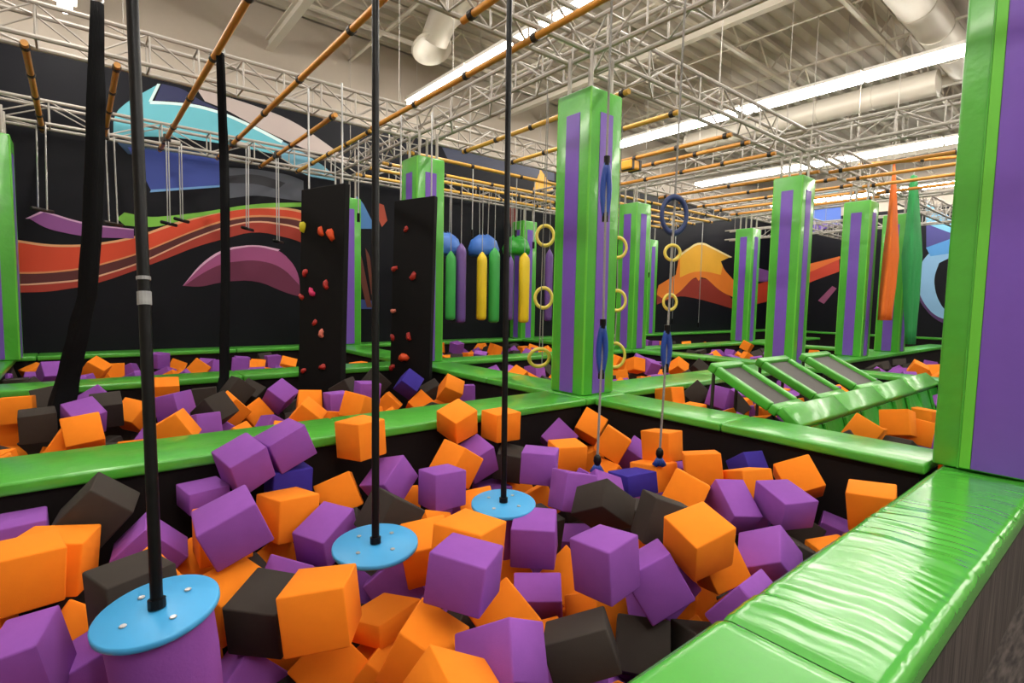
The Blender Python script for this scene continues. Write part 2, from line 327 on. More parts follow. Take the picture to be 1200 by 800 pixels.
mural(MUR, wb, 'Y'); mural(MURX, wr, 'X')

# ------------------------------------------------------------------ padded dividers
RN = [0]
def rail(a, b, label, axis, n_pad=2):
    # a,b = (x0,y0),(x1,y1) footprint; green pads on a black padded core
    t = thing('padded_divider', ((a[0]+b[0])/2, (a[1]+b[1])/2, ZP), label, 'divider', 'green padded dividers between the pits')
    i = 0 if axis == 'X' else 1
    core = MB().span((a[0]+.04, a[1]+.04, ZP), (b[0]-.04, b[1]-.04, -.06)); sub(core, 'side_padding', BK_, t)
    for k in range(n_pad):
        p, q = list(a), list(b); L = (b[i]-a[i])/n_pad
        p[i] = a[i]+L*k+.004; q[i] = a[i]+L*(k+1)-.004
        o = sub(MB().span((p[0], p[1], -.075), (q[0], q[1], 0)), 'pad', G_, t, bevel=.018, seg=3); smooth_angle(o.data, 60)
    return t
rail((-3.4, 3.78), (4.14, 4.4), 'green padded divider across the left half behind the nearest pit', 'X', 3)
rail((-3.4, 7.4), (4.14, 7.98), 'second green padded divider on the left, behind the pit with the black climbing boards', 'X', 3)
rail((-3.4, 11.25), (25.4, 11.86), 'green padded ledge along the foot of the mural wall', 'X', 10)
rail((4.25, .9), (4.8, 3.77), 'green padded divider right of the nearest pit, running to the big right pillar', 'Y', 2)
rail((4.15, 3.78), (4.8, 7.39), 'green padded divider running from the tall middle pillar back to the pillar behind it', 'Y', 2)
rail((4.15, 7.4), (4.8, 11.24), 'green padded divider running from the second left pillar to the mural wall', 'Y', 2)
rail((4.81, 3.85), (9.59, 4.5), 'green padded divider going right from the tall middle pillar behind the tilted trampolines', 'X', 2)
rail((4.81, 7.45), (9.59, 8.0), 'narrow looking green divider behind the pit right of the middle pillar', 'X', 2)
rail((9.6, .9), (10.12, 3.84), 'green padded divider beyond the tilted trampolines', 'Y', 2)
rail((9.6, 3.85), (10.12, 7.44), 'far green padded divider left of the wide right pillar', 'Y', 2)
rail((9.6, 7.45), (10.12, 11.24), 'far green padded divider near the arrow mural', 'Y', 2)
rail((10.13, 3.85), (20, 4.4), 'far green padded divider behind the right pillars', 'X', 3)
rail((10.13, 7.45), (20, 8.0), 'farthest green padded divider in front of the arrow mural', 'X', 3)
rail((15.1, 4.41), (15.62, 7.44), 'small far green divider at the far right pillars', 'Y', 1)
rail((-1.3, 7.99), (-.75, 11.24), 'green padded divider at the left edge below the cut off pillar', 'Y', 1)
# pads and wall ledges along the right wall and left edge
rail((24.9, .5), (25.4, 11.2), 'green padded ledge along the foot of the far right wall', 'Y', 4)
# near divider with wrinkled cover
t = thing('padded_divider', (4, .6, ZP), 'wide glossy wrinkled green pad in the bottom right foreground', 'divider', 'green padded dividers between the pits')
sub(MB().span((-3.4, .4, ZP), (12, .81, -.075)), 'side_padding', BK_, t)
sub(MB().span((-3.4, .378, -.115), (12, .4, -.075)), 'edge_trim', BK_, t)
sub(MB().span((-3.4, .384, ZF), (12, .399, -.116)), 'side_panel', SIDEP, t)['label'] = 'dark streaked side panel under the green pad'
def wrinkled(x0, x1, y0, y1, nx, ny, seed):
    m = MB(); rx = .03
    rows = []
    sect = [(y0, -.085), (y0, -.03), (y0+.008, -.01), (y0+.03, 0)]+[(y0+.03+(y1-y0-.06)*k/ny, 0) for k in range(1, ny)]+[(y1-.03, 0), (y1-.008, -.01), (y1, -.03), (y1, -.085)]
    for i in range(nx+1):
        x = x0+(x1-x0)*i/nx
        for (y, z) in sect:
            e = 1 if z > -.02 else .25
            fade = min(1, (x-x0)/.05, (x1-x)/.05)
            wob = x+.10*math.sin(y*5+seed)+.05*noise.noise(Vector((x*2, y*5, seed)))
            amp = max(0, noise.noise(Vector((x*1.2+seed, y*1.5, 3))) + .35)
            a = noise.noise(Vector((wob*9, y*1.1, seed)))
            b = noise.noise(Vector((wob*24, y*2.2, seed+5)))
            c = noise.noise(Vector((x*1.6, y*2.5, seed+9)))
            dz = (.011*a*amp + .006*b*amp + .0022*noise.noise(Vector((wob*60, y*4, 1)))*amp + .006*c)*e*fade - .012*max(0, 1-min(x-x0, x1-x)/.03)*(z > -.05)
            m.v.append((x, y, z+dz))
    k = len(sect)
    for i in range(nx):
        for j in range(k-1): m.f.append([i*k+j, (i+1)*k+j, (i+1)*k+j+1, i*k+j+1])
    return m
GN = mat('glossy_green_vinyl', '4ca83a', .2, bump=.15, bscale=30, dist=.004, var=.04, coat=.5)
for (a, b, s) in ((-3.4, -.9, 2), (-.895, 1.6, 5), (1.605, 4.9, 8), (4.905, 7.5, 4), (7.505, 12, 6)):
    o = sub(wrinkled(a, b, .37, .845, int((b-a)*110) if a == 1.605 else int((b-a)*30), 22, s), 'pad', GN, t, smooth=True)

# ------------------------------------------------------------------ pillars
def pillar(x, y, label, wd=.5, top=3.27, posts=True, z0=0.0, ztruss=3.68):
    t = thing('padded_pillar', (x+wd/2, y+wd/2, z0), label, 'pillar', 'green and purple padded pillars')
    h = wd/2; cx, cy = x+h, y+h
    o = sub(MB().span((x, y, z0), (x+wd, y+wd, top)), 'green_padding', G_, t, bevel=.022, seg=3); smooth_angle(o.data, 60)
    o['label'] = 'green vinyl padding wrapped round the post'
    sw = wd*.2
    for (dx, dy) in ((-1, 0), (1, 0), (0, -1), (0, 1)):
        c = (cx+dx*h, cy+dy*h, (z0+.02+top-.24)/2)
        hz = (top-.24-z0-.02)/2
        o = sub(MB().box(c, (.006 if dx else sw, .006 if dy else sw, hz)), 'purple_stripe', PV_, t)
    for (i, j) in ((-1, -1), (1, -1), (1, 1), (-1, 1)):
        sub(MB().tube([(cx+i*(h-.012), cy+j*(h-.012), z0+.02), (cx+i*(h-.012), cy+j*(h-.012), top-.02)], .014, 6), 'corner_piping', G2_, t)
    if posts:
        for (i, j) in ((-1, -1), (1, -1), (1, 1), (-1, 1)):
            sub(MB().tube([(cx+i*(h-.09), cy+j*(h-.09), top-.02), (cx+i*(h-.09), cy+j*(h-.09), ztruss)], .022, 8), 'steel_post', STEEL, t)
    return t
pillar(4.2, 3.9, 'tallest middle green and purple pillar at the corner of the nearest pit')
pillar(4.17, 7.5, 'green and purple pillar behind the second black climbing board')
pillar(4.4, 11.3, 'green and purple pillar against the mural wall behind the first climbing board', top=3.2)
pillar(-1.22, 10.65, 'green and purple pillar cut by the left edge of the photo', wd=.55)
pillar(9.6, 4.0, 'tall green and purple pillar left of the three tilted trampolines, wide and near')
pillar(9.62, 7.47, 'green and purple pillar just right of the middle pillar, seen behind the yellow rings')
pillar(12.75, 3.95, 'green and purple pillar behind the middle tilted trampoline')
pillar(15.0, 7.55, 'small far pillar just right of the arrow mural')
pillar(15.3, 11.3, 'thin far pillar left of the arrow mural')
pillar(9.6, 11.3, 'far pillar behind the yellow punching bag')
pillar(15.1, 3.9, 'far pillar behind the hanging orange cloth')
# big near-right pillar: green margins with seams, broad purple panel
t = thing('padded_pillar', (4.62, .56, 0), 'huge green and purple pillar at the right edge of the photo', 'pillar', 'green and purple padded pillars')
o = sub(MB().span((4.3, .25, .005), (4.9, .885, 3.4)), 'green_padding', G_, t, bevel=.02, seg=3); smooth_angle(o.data, 60)
sub(MB().box((4.298, .555, 1.68), (.007, .135, 1.66)), 'purple_stripe', PV_, t)
sub(MB().box((4.296, .715, 1.7), (.005, .028, 1.68)), 'piping_strip', G2_, t)['label'] = 'lighter green seam strip beside the purple panel'
sub(MB().tube([(4.296, .75, .01), (4.296, .75, 3.38)], .006, 6), 'seam', G_, t)
for (yy) in (.3, .82): sub(MB().tube([(4.4, yy, 3.38), (4.4, yy, 3.68)], .022, 8), 'steel_post', STEEL, t)

# ------------------------------------------------------------------ trusses
brace_me = {}
def truss(axis, c, a, b, label, z0=3.68, s=.35, detail=True, step=.5):
    # axis 'X': runs a..b in x, centred on y=c
    P = (lambda u, v, z: (u, c+v, z)) if axis == 'X' else (lambda u, v, z: (c+v, u, z))
    t = thing('truss', P(a, 0, z0), label, 'truss', 'box trusses above the pits')
    h = s/2; L = Vector(t.location)
    for (v, z) in ((-h, z0), (h, z0), (-h, z0+s), (h, z0+s)):
        me = sub(MB().tube([P(a, v, z), P(b, v, z)], .027, 8), 'chord', STEEL, t); smooth_angle(me.data)
    segs = []; u = a+.05; k = 0
    while u+step <= b:
        for v in (-h, h):
            segs.append((P(u, v, z0), P(u, v, z0+s)))
            segs.append((P(u, v, z0 if k % 2 else z0+s), P(u+step, v, z0+s if k % 2 else z0)))
        for z in (z0, z0+s):
            segs.append((P(u, -h, z), P(u, h, z)))
            if k % 2: segs.append((P(u, -h, z), P(u+step, h, z)))
        u += step; k += 1
    if detail:
        for (p, q) in segs[:290]:
            p, q = Vector(p), Vector(q); d = q-p; key = round(d.length, 3)
            if key not in brace_me: brace_me[key] = MB().tube([(0, 0, 0), (0, 0, d.length)], .012, 6).mesh('brace', STEEL)
            o = link('brace', brace_me[key], t, p-L); o.rotation_mode = 'QUATERNION'; o.rotation_quaternion = Vector((0, 0, 1)).rotation_difference(d)
    else:
        m = MB()
        for (p, q) in segs: m.tube([p, q], .012, 5)
        tag(sub(m, 'braces', STEEL, t), kind='stuff')
    for uu in (a+.3, (a+b)/2, b-.3):
        sub(MB().tube([P(uu, 0, z0+s), P(uu, 0, 6.2)], .006, 5), 'hanger_rod', STEEL, t)
    return t
truss('X', 4.22, -3.3, 4.34, 'white box truss crossing the left ceiling to the middle pillar top', step=.5)
truss('X', 7.86, -3.3, 4.34, 'white box truss crossing above the black climbing boards', step=.5)
truss('X', 11.5, -3.3, 15.2, 'long white box truss in front of the mural', z0=3.66, step=.75)
truss('Y', 4.54, .3, 11.3, 'white box truss running back from above the viewer over the middle pillar', step=.5)
truss('X', 4.22, 4.74, 9.68, 'white box truss going right from the middle pillar top', step=.55)
truss('X', 4.22, 10.08, 15.1, 'white box truss continuing right beyond the wide right pillar', step=.55)
truss('X', .6, -3.3, 4.34, 'white box truss above the front pad', detail=False)
truss('X', .6, 4.74, 9.68, 'white box truss behind the top of the huge right pillar', detail=False)
truss('X', .6, 10.08, 15.1, 'white box truss far behind the top of the huge right pillar', detail=False)
truss('X', 7.86, 4.74, 9.68, 'far white box truss behind the middle pillar', detail=False)
truss('X', 7.86, 10.08, 15.1, 'far white box truss above the small far pillar', detail=False)
truss('Y', 9.88, .3, 11.3, 'white box truss over the wide right pillar', step=.6)
truss('Y', 15.3, .3, 11.3, 'far white box truss over the smallest right pillars', detail=False)
truss('X', 4.22, 15.5, 20.2, 'white box truss right of the far pillars', detail=False)
truss('X', 4.22, 20.6, 25.3, 'farthest white box truss on the right', detail=False)
truss('X', 7.86, 15.5, 20.2, 'far white box truss beyond the small far pillar', detail=False)
truss('X', 7.86, 20.6, 25.3, 'farthest white box truss in front of the right wall', detail=False)
truss('Y', 20.4, .3, 11.3, 'white box truss beside the far right wall', detail=False)

# ------------------------------------------------------------------ overhead bars
def bar(p, q, label, m=None, clamps=3, r=.034):
    t = thing('overhead_bar', p, label, 'bar', 'orange bars under the trusses')
    p, q = Vector(p), Vector(q)
    o = sub(MB().tube([p, q], r, 10), 'pipe', m or BAR, t); smooth_angle(o.data)
    for k in range(clamps+2):
        c = p+(q-p)*((k+.12)/(clamps+1.24)); d = (q-p).normalized()
        sub(MB().tube([c-d*.03, c+d*.03], r+.012, 10), 'clamp', CLAMP, t, under=o)
    ax = 0 if abs(d.x) > abs(d.y) else 1
    for v in ((4.365, 4.715, 9.705, 10.055, 15.125, 15.475) if ax == 0 else (.425, .775, 4.045, 4.395, 7.685, 8.035, 11.325, 11.675)):
        if min(p[ax], q[ax]) <= v <= max(p[ax], q[ax]):
            c = p+(q-p)*((v-p[ax])/(q[ax]-p[ax])); sub(MB().tube([c, c+Vector((0, 0, .09))], .02, 6), 'hook', STEEL, t)
    return t
zb = 3.6
bar((1.24, .35, zb), (1.24, 11.6, zb), 'leftmost long orange bar reaching from the top edge to the mural', clamps=6)
bar((2.14, .35, zb), (2.14, 11.5, zb), 'long orange bar left of the second black pole', clamps=6)
bar((2.92, 7.6, zb), (2.92, 11.6, zb), 'short orange bar in front of the grey mural swoosh')
bar((2.86, .35, zb), (2.86, 4.3, zb), 'short orange bar at the top edge near the round duct outlet', clamps=2)
bar((3.56, .35, zb), (3.56, 7.8, zb), 'long orange bar beside the first bright lamp row', clamps=5)
bar((3.6, 7.9, zb), (3.6, 11.5, zb), 'yellowish bar left of the second pole top', BAR2)
bar((.3, .35, zb), (.3, 4.3, zb), 'orange bar holding the nearest black pole', clamps=2)
bar((-.34, 7.7, zb), (-.34, 11.6, zb), 'steep orange bar nearest the left edge')
bar((.44, 7.7, zb), (.44, 11.6, zb), 'steep orange bar between the two thick black hangings')
for i, (xr, lab) in enumerate(((5.3, 'leftmost yellowish bar right of the middle pillar top'), (6.35, 'orange bar second from the middle pillar'), (7.75, 'orange bar under the second lamp row'), (8.3, 'orange bar with a yellow pad below it'), (9.2, 'orange bar nearest the wide right pillar'))):
    bar((xr, 4.3, zb), (xr, 7.9, zb), lab, BAR2 if i in (0, 1) else BAR)
for i in range(5):
    bar((11+.85*i, 4.3, zb), (11+.85*i, 7.9, zb), '%s orange bar of the far row behind the wide right pillar' % ['nearest', 'second nearest', 'middle', 'fourth', 'farthest'][i], BAR, 1)
for i in range(4):
    bar((4.6, (8.6, 9.6, 10.14, 10.84)[i], zb), (9.8, (8.6, 9.6, 10.14, 10.84)[i], zb), '%s of the crosswise yellow bars above the punching bags' % ['front', 'second', 'third', 'last'][i], BAR2, 3)
for i in range(5):
    bar((9.95, 8.4+.6*i, zb), (15.3, 8.4+.6*i, zb), '%s of the crosswise yellow bars in front of the arrow mural' % ['front', 'second', 'third', 'fourth', 'last'][i], BAR2, 3)
for i in range(4):
    bar((11.2+.9*i, .35, zb), (11.2+.9*i, 4.2, zb), '%s orange bar over the pit behind the near right pillar' % ['first', 'second', 'third', 'last'][i], BAR, 1)

# ------------------------------------------------------------------ lamps
lamp_me = None
ROWS = [(0.0, 'leftmost lamp row'), (6.1, 'lamp row left of the middle pillar'), (12.0, 'long lamp row at the upper right'), (18.0, 'lamp row low on the right'), (24.0, 'farthest lamp row')]
POS = ['nearest viewer', 'second from viewer', 'third from viewer', 'fourth from viewer', 'fifth from viewer', 'sixth from viewer', 'at the mural end']
for x, rn in ROWS:
    for k in range(7):
        yy = -4.6+2.45*k
        t = thing('ceiling_light', (x, yy, 5.5), 'white tube lamp, %s, %s' % (rn, POS[k]), 'lamp', 'long tube lamps')
        if lamp_me is None:
            h = MB().span((-.15, -1.2, .06), (.15, 1.2, .12)).mesh('housing', DUCT)
            tb = MB().tube([(0, -1.19, 0), (0, 1.19, 0)], .095, 12).mesh('tube', TUBE); rod = MB().tube([(0, 0, .1), (0, 0, 1.38)], .006, 5).mesh('hanger_rod', STEEL)
            lamp_me = (h, tb, rod)
        link('housing', lamp_me[0], t); link('tube', lamp_me[1], t)
        for s in (-1, 1): link('hanger_rod', lamp_me[2], t, (0, s*.9, 0))

D = {'silk_thick': [(0.225, 6.2, 3.593), (0.187, 6.2, 2.719), (0.136, 6.3, 1.741), (0.084, 6.4, 0.995), (-0.011, 6.45, 0.552), (-0.099, 6.55, 0.14), (-0.187, 6.544, -0.3), (-0.194, 6.67, -0.45)], 'silk_thin': [(1.27, 6.566, 3.599), (1.389, 7.1, 2.674), (1.386, 7.1, 1.482), (1.333, 7.0, 0.065), (1.264, 6.9, -0.22)], 'pole': [[(0.182, 2.347, 2.025), (0.174, 2.03, -0.027)], [(1.247, 2.691, 2.549), (1.097, 2.36, -0.188)], [(2.206, 2.783, 2.932), (2.016, 2.508, -0.238)]], 'rope': [[(3.312, 2.89, 3.375), (3.165, 2.762, 2.115), (3.069, 2.659, 0.882), (2.963, 2.581, -0.163)], [(3.938, 2.648, 3.501), (3.734, 2.528, 1.84), (3.583, 2.438, 0.954), (3.45, 2.378, -0.145)]], 'rings': [(4.743, 5.141, 1.876), (4.701, 5.099, 1.068), (4.164, 4.565, 0.364), (5.865, 4.861, 1.794), (5.833, 4.817, 1.058), (5.781, 4.787, 0.297), (3.662, 2.482, 1.419), (3.617, 2.456, 1.028), (3.725, 2.524, 1.724), (4.82, 5.367, 4.93), (4.778, 5.192, 2.718), (5.911, 4.908, 2.685)], 'trap': [[(-0.346, 11.2, 3.834), (-0.368, 11.2, 2.296)], [(0.504, 11.2, 3.736), (0.517, 11.2, 2.181)], [(1.239, 10.6, 3.453), (1.234, 10.6, 2.198)], [(1.456, 10.85, 3.647), (1.452, 10.85, 2.305)], [(2.364, 10.2, 3.36), (2.347, 10.2, 2.19)], [(2.91, 10.4, 3.283), (2.91, 10.4, 2.033)]], 'bags': [('green', (6.149, 9.6, 2.06), (6.169, 9.6, 0.599), 12), ('purple', (6.405, 9.6, 2.242), (6.432, 9.6, 0.542), 12), ('yellow', (6.961, 9.6, 2.103), (6.991, 9.6, 0.594), 12), ('green', (7.302, 9.6, 2.224), (7.34, 9.6, 0.534), 13), ('purple', (7.776, 9.6, 2.067), (7.814, 9.6, 0.59), 7), ('yellow', (8.188, 9.6, 2.176), (8.235, 9.6, 0.527), 13), ('purple', (8.982, 9.6, 2.318), (9.042, 9.6, 0.562), 9)], 'domes': [(6.338, 9.9, 2.295), (7.405, 9.9, 2.349), (8.976, 10.6, 2.534)], 'ocloth': [(13.447, 3.784, 4.079), (13.346, 3.683, 2.138), (13.192, 3.681, 0.788)], 'gcloth': [(14.743, 3.754, 4.039), (14.672, 3.641, 2.229), (14.566, 3.539, 0.245)], 'yblock': (7.766, 6.193, 3.563)}
# ------------------------------------------------------------------ hanging disc seats on black poles
names = ['nearest black pole with a tilted blue disc and purple drum under it', 'middle black pole with a flat blue disc', 'farthest black pole of the three with a blue disc, left of the middle pillar']
def hexcol(i): return [.182, .205, .2][i]
for i, (top, bot) in enumerate(D['pole']):
    top, bot = Vector(top), Vector(bot); d = (top-bot).normalized()
    up3 = bot+d*((zb-.05-bot.z)/d.z)
    t = thing('hanging_disc', bot, names[i], 'swing', 'blue disc swings on black poles')
    ax = ((Vector((0, 0, 1))*1.0-F*.07).normalized() if i else Vector((-.12, -.06, 1)).normalized())
    Rm = Vector((0, 0, 1)).rotation_difference(ax).to_matrix(); r = hexcol(i)
    pr = .0185
    pole_o = o = sub(MB().tube([bot, bot+(up3-bot)*.5, up3], pr, 14), 'pole', BLK, t); smooth_angle(o.data)
    o = sub(MB().lathe(bot+ax*.0, [(r-.006, -.026), (r, -.02), (r, -.004), (r-.006, .0)], 48, Rm), 'disc', DISC, t); smooth_angle(o.data, 60); disc_o = o
    if i == 0:
        o = sub(MB().lathe(bot, [(r*.80, -.42), (r*.86, -.2), (r*.86, -.027)], 40, Rm), 'drum', FO['P'], t); smooth_angle(o.data, 50); o['label'] = 'purple padded drum under the disc'
    if i == 2:
        o = sub(MB().lathe(bot, [(r*.42, -.34), (r*.42, -.027)], 24, Rm), 'drum', FO['P'], t); smooth_angle(o.data, 50); o['label'] = 'purple padded stem under the disc'
    for a in (20, 110, 200, 290):
        q = bot+Rm @ Vector((math.cos(math.radians(a))*r*.55, math.sin(math.radians(a))*r*.55, .002))
        o = sub(MB().lathe(q, [(.011, 0), (.011, .002), (.008, .004)], 12, Rm), 'bolt', CHROME, t, under=disc_o)
    sub(MB().tube([bot+d*.0, bot+d*.03], pr+.008, 14), 'collar', BLK, t)
    if i == 0:
        for f0, f1 in ((.505, .528), (.548, .554)):
            sub(MB().tube([bot+(up3-bot)*f0*.55, bot+(up3-bot)*f1*.55], pr+.003, 14), 'tape_wrap', TAPE, t, under=pole_o)
    sub(MB().box(up3, (.05, .05, .03)), 'top_clamp', CLAMP, t)
# ------------------------------------------------------------------ black silks
def silk(pts, r, label, name='aerial_silk', m=None, flat=.6):
    t = thing(name, pts[0], label, 'hanging')
    P = [Vector(p) for p in pts]; full = []; rr = []
    for i in range(len(P)-1):
        for k in range(6):
            f = k/6; full.append(P[i].lerp(P[i+1], f)); rr.append(r[i]*(1-f)+r[i+1]*f)
    full.append(P[-1]); rr.append(r[-1])
    mb = MB(); n = 14
    for i, p in enumerate(full):
        for k in range(n):
            a = 2*math.pi*k/n
            q = rr[i]*(1+.22*math.sin(a*4+i*.11)+.10*math.sin(a*7+i*.2))*(1+.1*noise.noise(Vector((i*.4, k, 0))))
            mb.v.append((p.x+math.cos(a)*q, p.y+math.sin(a)*q*flat, p.z))
    for i in range(len(full)-1):
        for k in range(n): mb.f.append([i*n+k, i*n+(k+1) % n, (i+1)*n+(k+1) % n, (i+1)*n+k])
    mb.f.append(list(range(n))); mb.f.append([(len(full)-1)*n+k for k in range(n)])
    sub(mb, 'cloth', m or SILK, t, smooth=True)
    sub(MB().ring(Vector(pts[0])+Vector((0, 0, .03)), (0, 1, 0), .04, .01, 16, 6), 'shackle', CHROME, t)
    if label.startswith('thick') or name != 'aerial_silk': sub(MB().tube([Vector(pts[0])+Vector((0, 0, .06)), (pts[0][0], pts[0][1], 6.88)], .007, 6), 'hanger_rod', STEEL, t)
    return t
silk(D['silk_thick'], [.045, .06, .062, .062, .07, .085, .11, .12], 'thick black hanging cloth left of the nearest pole, reaching the cubes')
silk(D['silk_thin'], [.04, .045, .042, .045, .06], 'thin black hanging cloth below the leftmost long orange bar')
# ------------------------------------------------------------------ ropes with rings
def rope(pts, label, ringlist, handles, knot=True):
    t = thing('ring_rope', pts[0], label, 'rope')
    P = [Vector(p) for p in pts]; P[0] = P[0]+(P[0]-P[1])*max(0, (3.62-P[0].z)/(P[0].z-P[1].z))
    o = sub(MB().tube(P, .009, 8), 'cord', ROPE, t)
    for (c, R, r, m, nm, sx) in ringlist: 
        o = sub(MB().ring(c, F, R, r, 28, 8, sx), nm, m, t, smooth=True)
    for (c, L, m) in handles:
        c = Vector(c)
        for s in (-1, 1):
            pts2 = [c+Rr*s*.024*math.sin(math.pi*k/8)+Vector((0, 0, L*(k/8-.5))) for k in range(9)]
            sub(MB().tube(pts2, .022, 8), 'grip_loop', m, t, smooth=True)
        for e in (-1, 1):
            sub(MB().tube([c+Vector((0, 0, e*L*.5-.03)), c+Vector((0, 0, e*L*.5+.04))], .024, 10), 'black_sleeve', BLK, t)
    if knot:
        e = P[-1]; sub(MB().lathe(e+Vector((0, 0, .0)), [(.012, .05), (.026, .03), (.03, 0), (.02, -.03)], 14), 'knot', BLK, t, smooth=True)
        for s in (-1, 0, 1): sub(MB().tube([e+Vector((0, 0, -.02)), e+Rr*s*.035+Vector((0, 0, -.09))], [.016, .024], 8), 'tassel', BLUE, t, smooth=True)
    return t
R = D['rings']; rp = D['rope']
def on(rpn, z):
    for a, b in zip(rpn, rpn[1:]):
        if b[2] <= z <= a[2]:
            f = (z-a[2])/(b[2]-a[2]); return Vector([a[i]+(b[i]-a[i])*f for i in range(3)])
    return Vector(rpn[-1])
rope(rp[0], 'rope with two blue grips hanging in front of the middle pillar', [], [(on(rp[0], 1.87), .42, BLUE), (on(rp[0], .66), .38, BLUE)])
rope(rp[1], 'rope with a big blue ring and two small yellow rings right of the middle pillar', [(R[8], .145, .026, BLUEN, 'blue_ring', .68), (R[6], .06, .013, RINGY, 'yellow_ring', 1), (R[7], .06, .013, RINGY, 'yellow_ring', .85)], [(on(rp[1], .66), .3, BLUE)])
t = thing('ring_ladder', R[9], 'ladder of three yellow rings just left of the middle pillar', 'rope')
def lad(t, top, rs, Rv, m=RINGY):
    top = Vector(top); top.z = 3.62
    prev = top
    for c, rad in zip(rs, Rv):
        c = Vector(c); a = c+Vector((0, 0, rad)); sub(MB().tube([prev, a], .008, 6), 'cord', ROPE, t); sub(MB().ring(c, F, rad, .024, 28, 8, .85), 'yellow_ring', m, t, smooth=True); prev = c-Vector((0, 0, rad))
t.location = (4.76, 5.16, 3.62); lad(t, (4.76, 5.16, 0), [R[0], R[1]], [.13, .13])
sub(MB().tube([Vector(R[1])-Vector((0, 0, .13)), Vector((R[1][0], R[1][1], .2))], .008, 6), 'cord', ROPE, t)
t['label'] = 'two yellow rings on a cord just left of the middle pillar'
c = Vector(R[2]); t = thing('gym_ring', c, 'yellow ring lying low over the cubes left of the middle pillar base', 'ring')
sub(MB().ring(c, (.5, .8, .45), .12, .022, 28, 8), 'yellow_ring', RINGY, t, smooth=True); sub(MB().tube([c+Vector((0, 0, .1)), (4.365, 4.75, 3.69)], .006, 6), 'cord', ROPE, t)
t = thing('ring_ladder', (5.86, 4.85, 3.6), 'ladder of yellow rings half hidden behind the right edge of the middle pillar', 'rope')
lad(t, (5.86, 4.85, 0), [R[3], R[4], R[5]], [.14, .14, .17])
# ------------------------------------------------------------------ trapezes
tl = ['leftmost trapeze with two steel cables', 'trapeze hanging behind the thick black cloth', 'left one of the two grips right of the nearest pole', 'right one of the two grips right of the nearest pole', 'grip hanging left of the first climbing board, third from the pole', 'grip hanging nearest the first climbing board']
for i, (a, b) in enumerate(D['trap']):
    a, b = Vector(a), Vector(b); a.z = 3.6; barx = [-.34, .44, 1.24, 1.24, 2.14, 2.92][i]
    t = thing('trapeze', a, tl[i], 'trapeze', 'hanging grips in front of the mural')
    dd = .07 if i < 2 else .02
    for s in (-1, 1): sub(MB().tube([a+Rr*s*dd, b+Rr*s*dd], .012 if i < 2 else .009, 6), 'cable', CHROME, t)
    sub(MB().tube([b+Vector((-.12, -.16, 0)), b+Vector((.12, .16, 0))], .028, 10), 'grip', CLAMP if i < 2 else BLK, t, smooth=True)
    sub(MB().tube([a, (barx, a.y, 3.6)], .045, 8), 'bracket', STEEL, t)
    sub(MB().box((barx, a.y, 3.6), (.05, .05, .05)), 'clamp', CLAMP, t)
# loose vertical cables with grips in the far bays
for i, (x, y, z) in enumerate([(5.2, 8.6, 2.5), (6.0, 8.6, 2.4), (7.1, 8.6, 2.5), (7.6, 8.6, 2.3), (8.5, 8.6, 2.5), (13.2, 9, .6), (14.3, 9.6, .6), (12.8, 9.6, .5), (14.8, 9.0, .5), (12.2, 9.0, 1.9), (3.6, 9.4, 2.2), (3.6, 8.4, 2.4)]):
    t = thing('hanging_cable', (x, y, 3.62), 'thin steel hanging cable with small black grip, %s' % ['far left over the bags', 'above the green bag', 'above the yellow bag', 'right of the blue domes', 'beside the middle pillar', 'left over the arrow mural', 'over the arrow mural centre', 'right over the arrow mural', 'beside the small far pillar', 'left of the arrow mural', 'before the first climbing board', 'behind the second pole'][i], 'cable', 'steel cables in the far bays')
    sub(MB().tube([(x, y, 3.62), (x, y, z)], .011, 6), 'cable', CHROME, t); sub(MB().tube([(x, y, z), (x, y, z-.14)], .026, 8), 'grip', BLK, t)
# ------------------------------------------------------------------ punching bags and blue domes
bl = ['left light green punching bag', 'purple punching bag beside the left green one', 'left yellow punching bag', 'green punching bag right of the left yellow one', 'thin purple punching bag behind the third pole', 'right yellow punching bag', 'purple punching bag at the left edge of the middle pillar']
for i, (c, a, b, wpx) in enumerate(D['bags']):
    a, b = Vector(a), Vector(b); r = wpx*a.length/621*.5*.98; r = min(r, .13); L = a.z-b.z
    t = thing('punching_bag', a, bl[i], 'punching bag', 'row of hanging punching bags')
    cx, cy = (a.x+b.x)/2, a.y
    sub(MB().lathe((cx, cy, b.z), [(r*.55, 0), (r*.95, .03), (r, .1), (r, L-.2), (r*.9, L-.12), (r*.3, L-.02), (.01, L)], 20), 'bag', BAGM[c], t, smooth=True)
    sub(MB().tube([(cx, cy, a.z-.02), (cx, cy, 3.63)], .009, 6), 'cable', CHROME, t)
for i, c in enumerate(D['domes']):
    c = (c[0], c[1]+.14, c[2])
    t = thing('padded_dome', c, ['blue padded dome above the green and purple bags', 'blue padded dome above the yellow and green bags', 'dark green padded dome above the right yellow bag'][i], 'canopy', 'padded domes over the punching bags')
    m = DOME if i < 2 else GD_
    o = sub(MB().lathe((c[0], c[1]+.1, c[2]-.12), [(.32, -.16), (.35, -.14), (.37, .0), (.3, .2), (.15, .31), (.03, .33)], 28), 'dome', m, t, smooth=True)
    for k in range(8):
        a = k*math.pi/4; sub(MB().tube([(c[0]+.335*math.cos(a), c[1]+.1+.335*math.sin(a), c[2]-.07), (c[0]+.245*math.cos(a), c[1]+.1+.245*math.sin(a), c[2]+.12), (c[0]+.1*math.cos(a), c[1]+.1+.1*math.sin(a), c[2]+.22)], .01, 5), 'seam', m, t)
    for s in (-1, 1): sub(MB().tube([(c[0]+s*.12, c[1]+.1, c[2]+.2), (c[0]+s*.14, c[1]+.1, 3.63)], .01, 6), 'cable', CHROME, t)
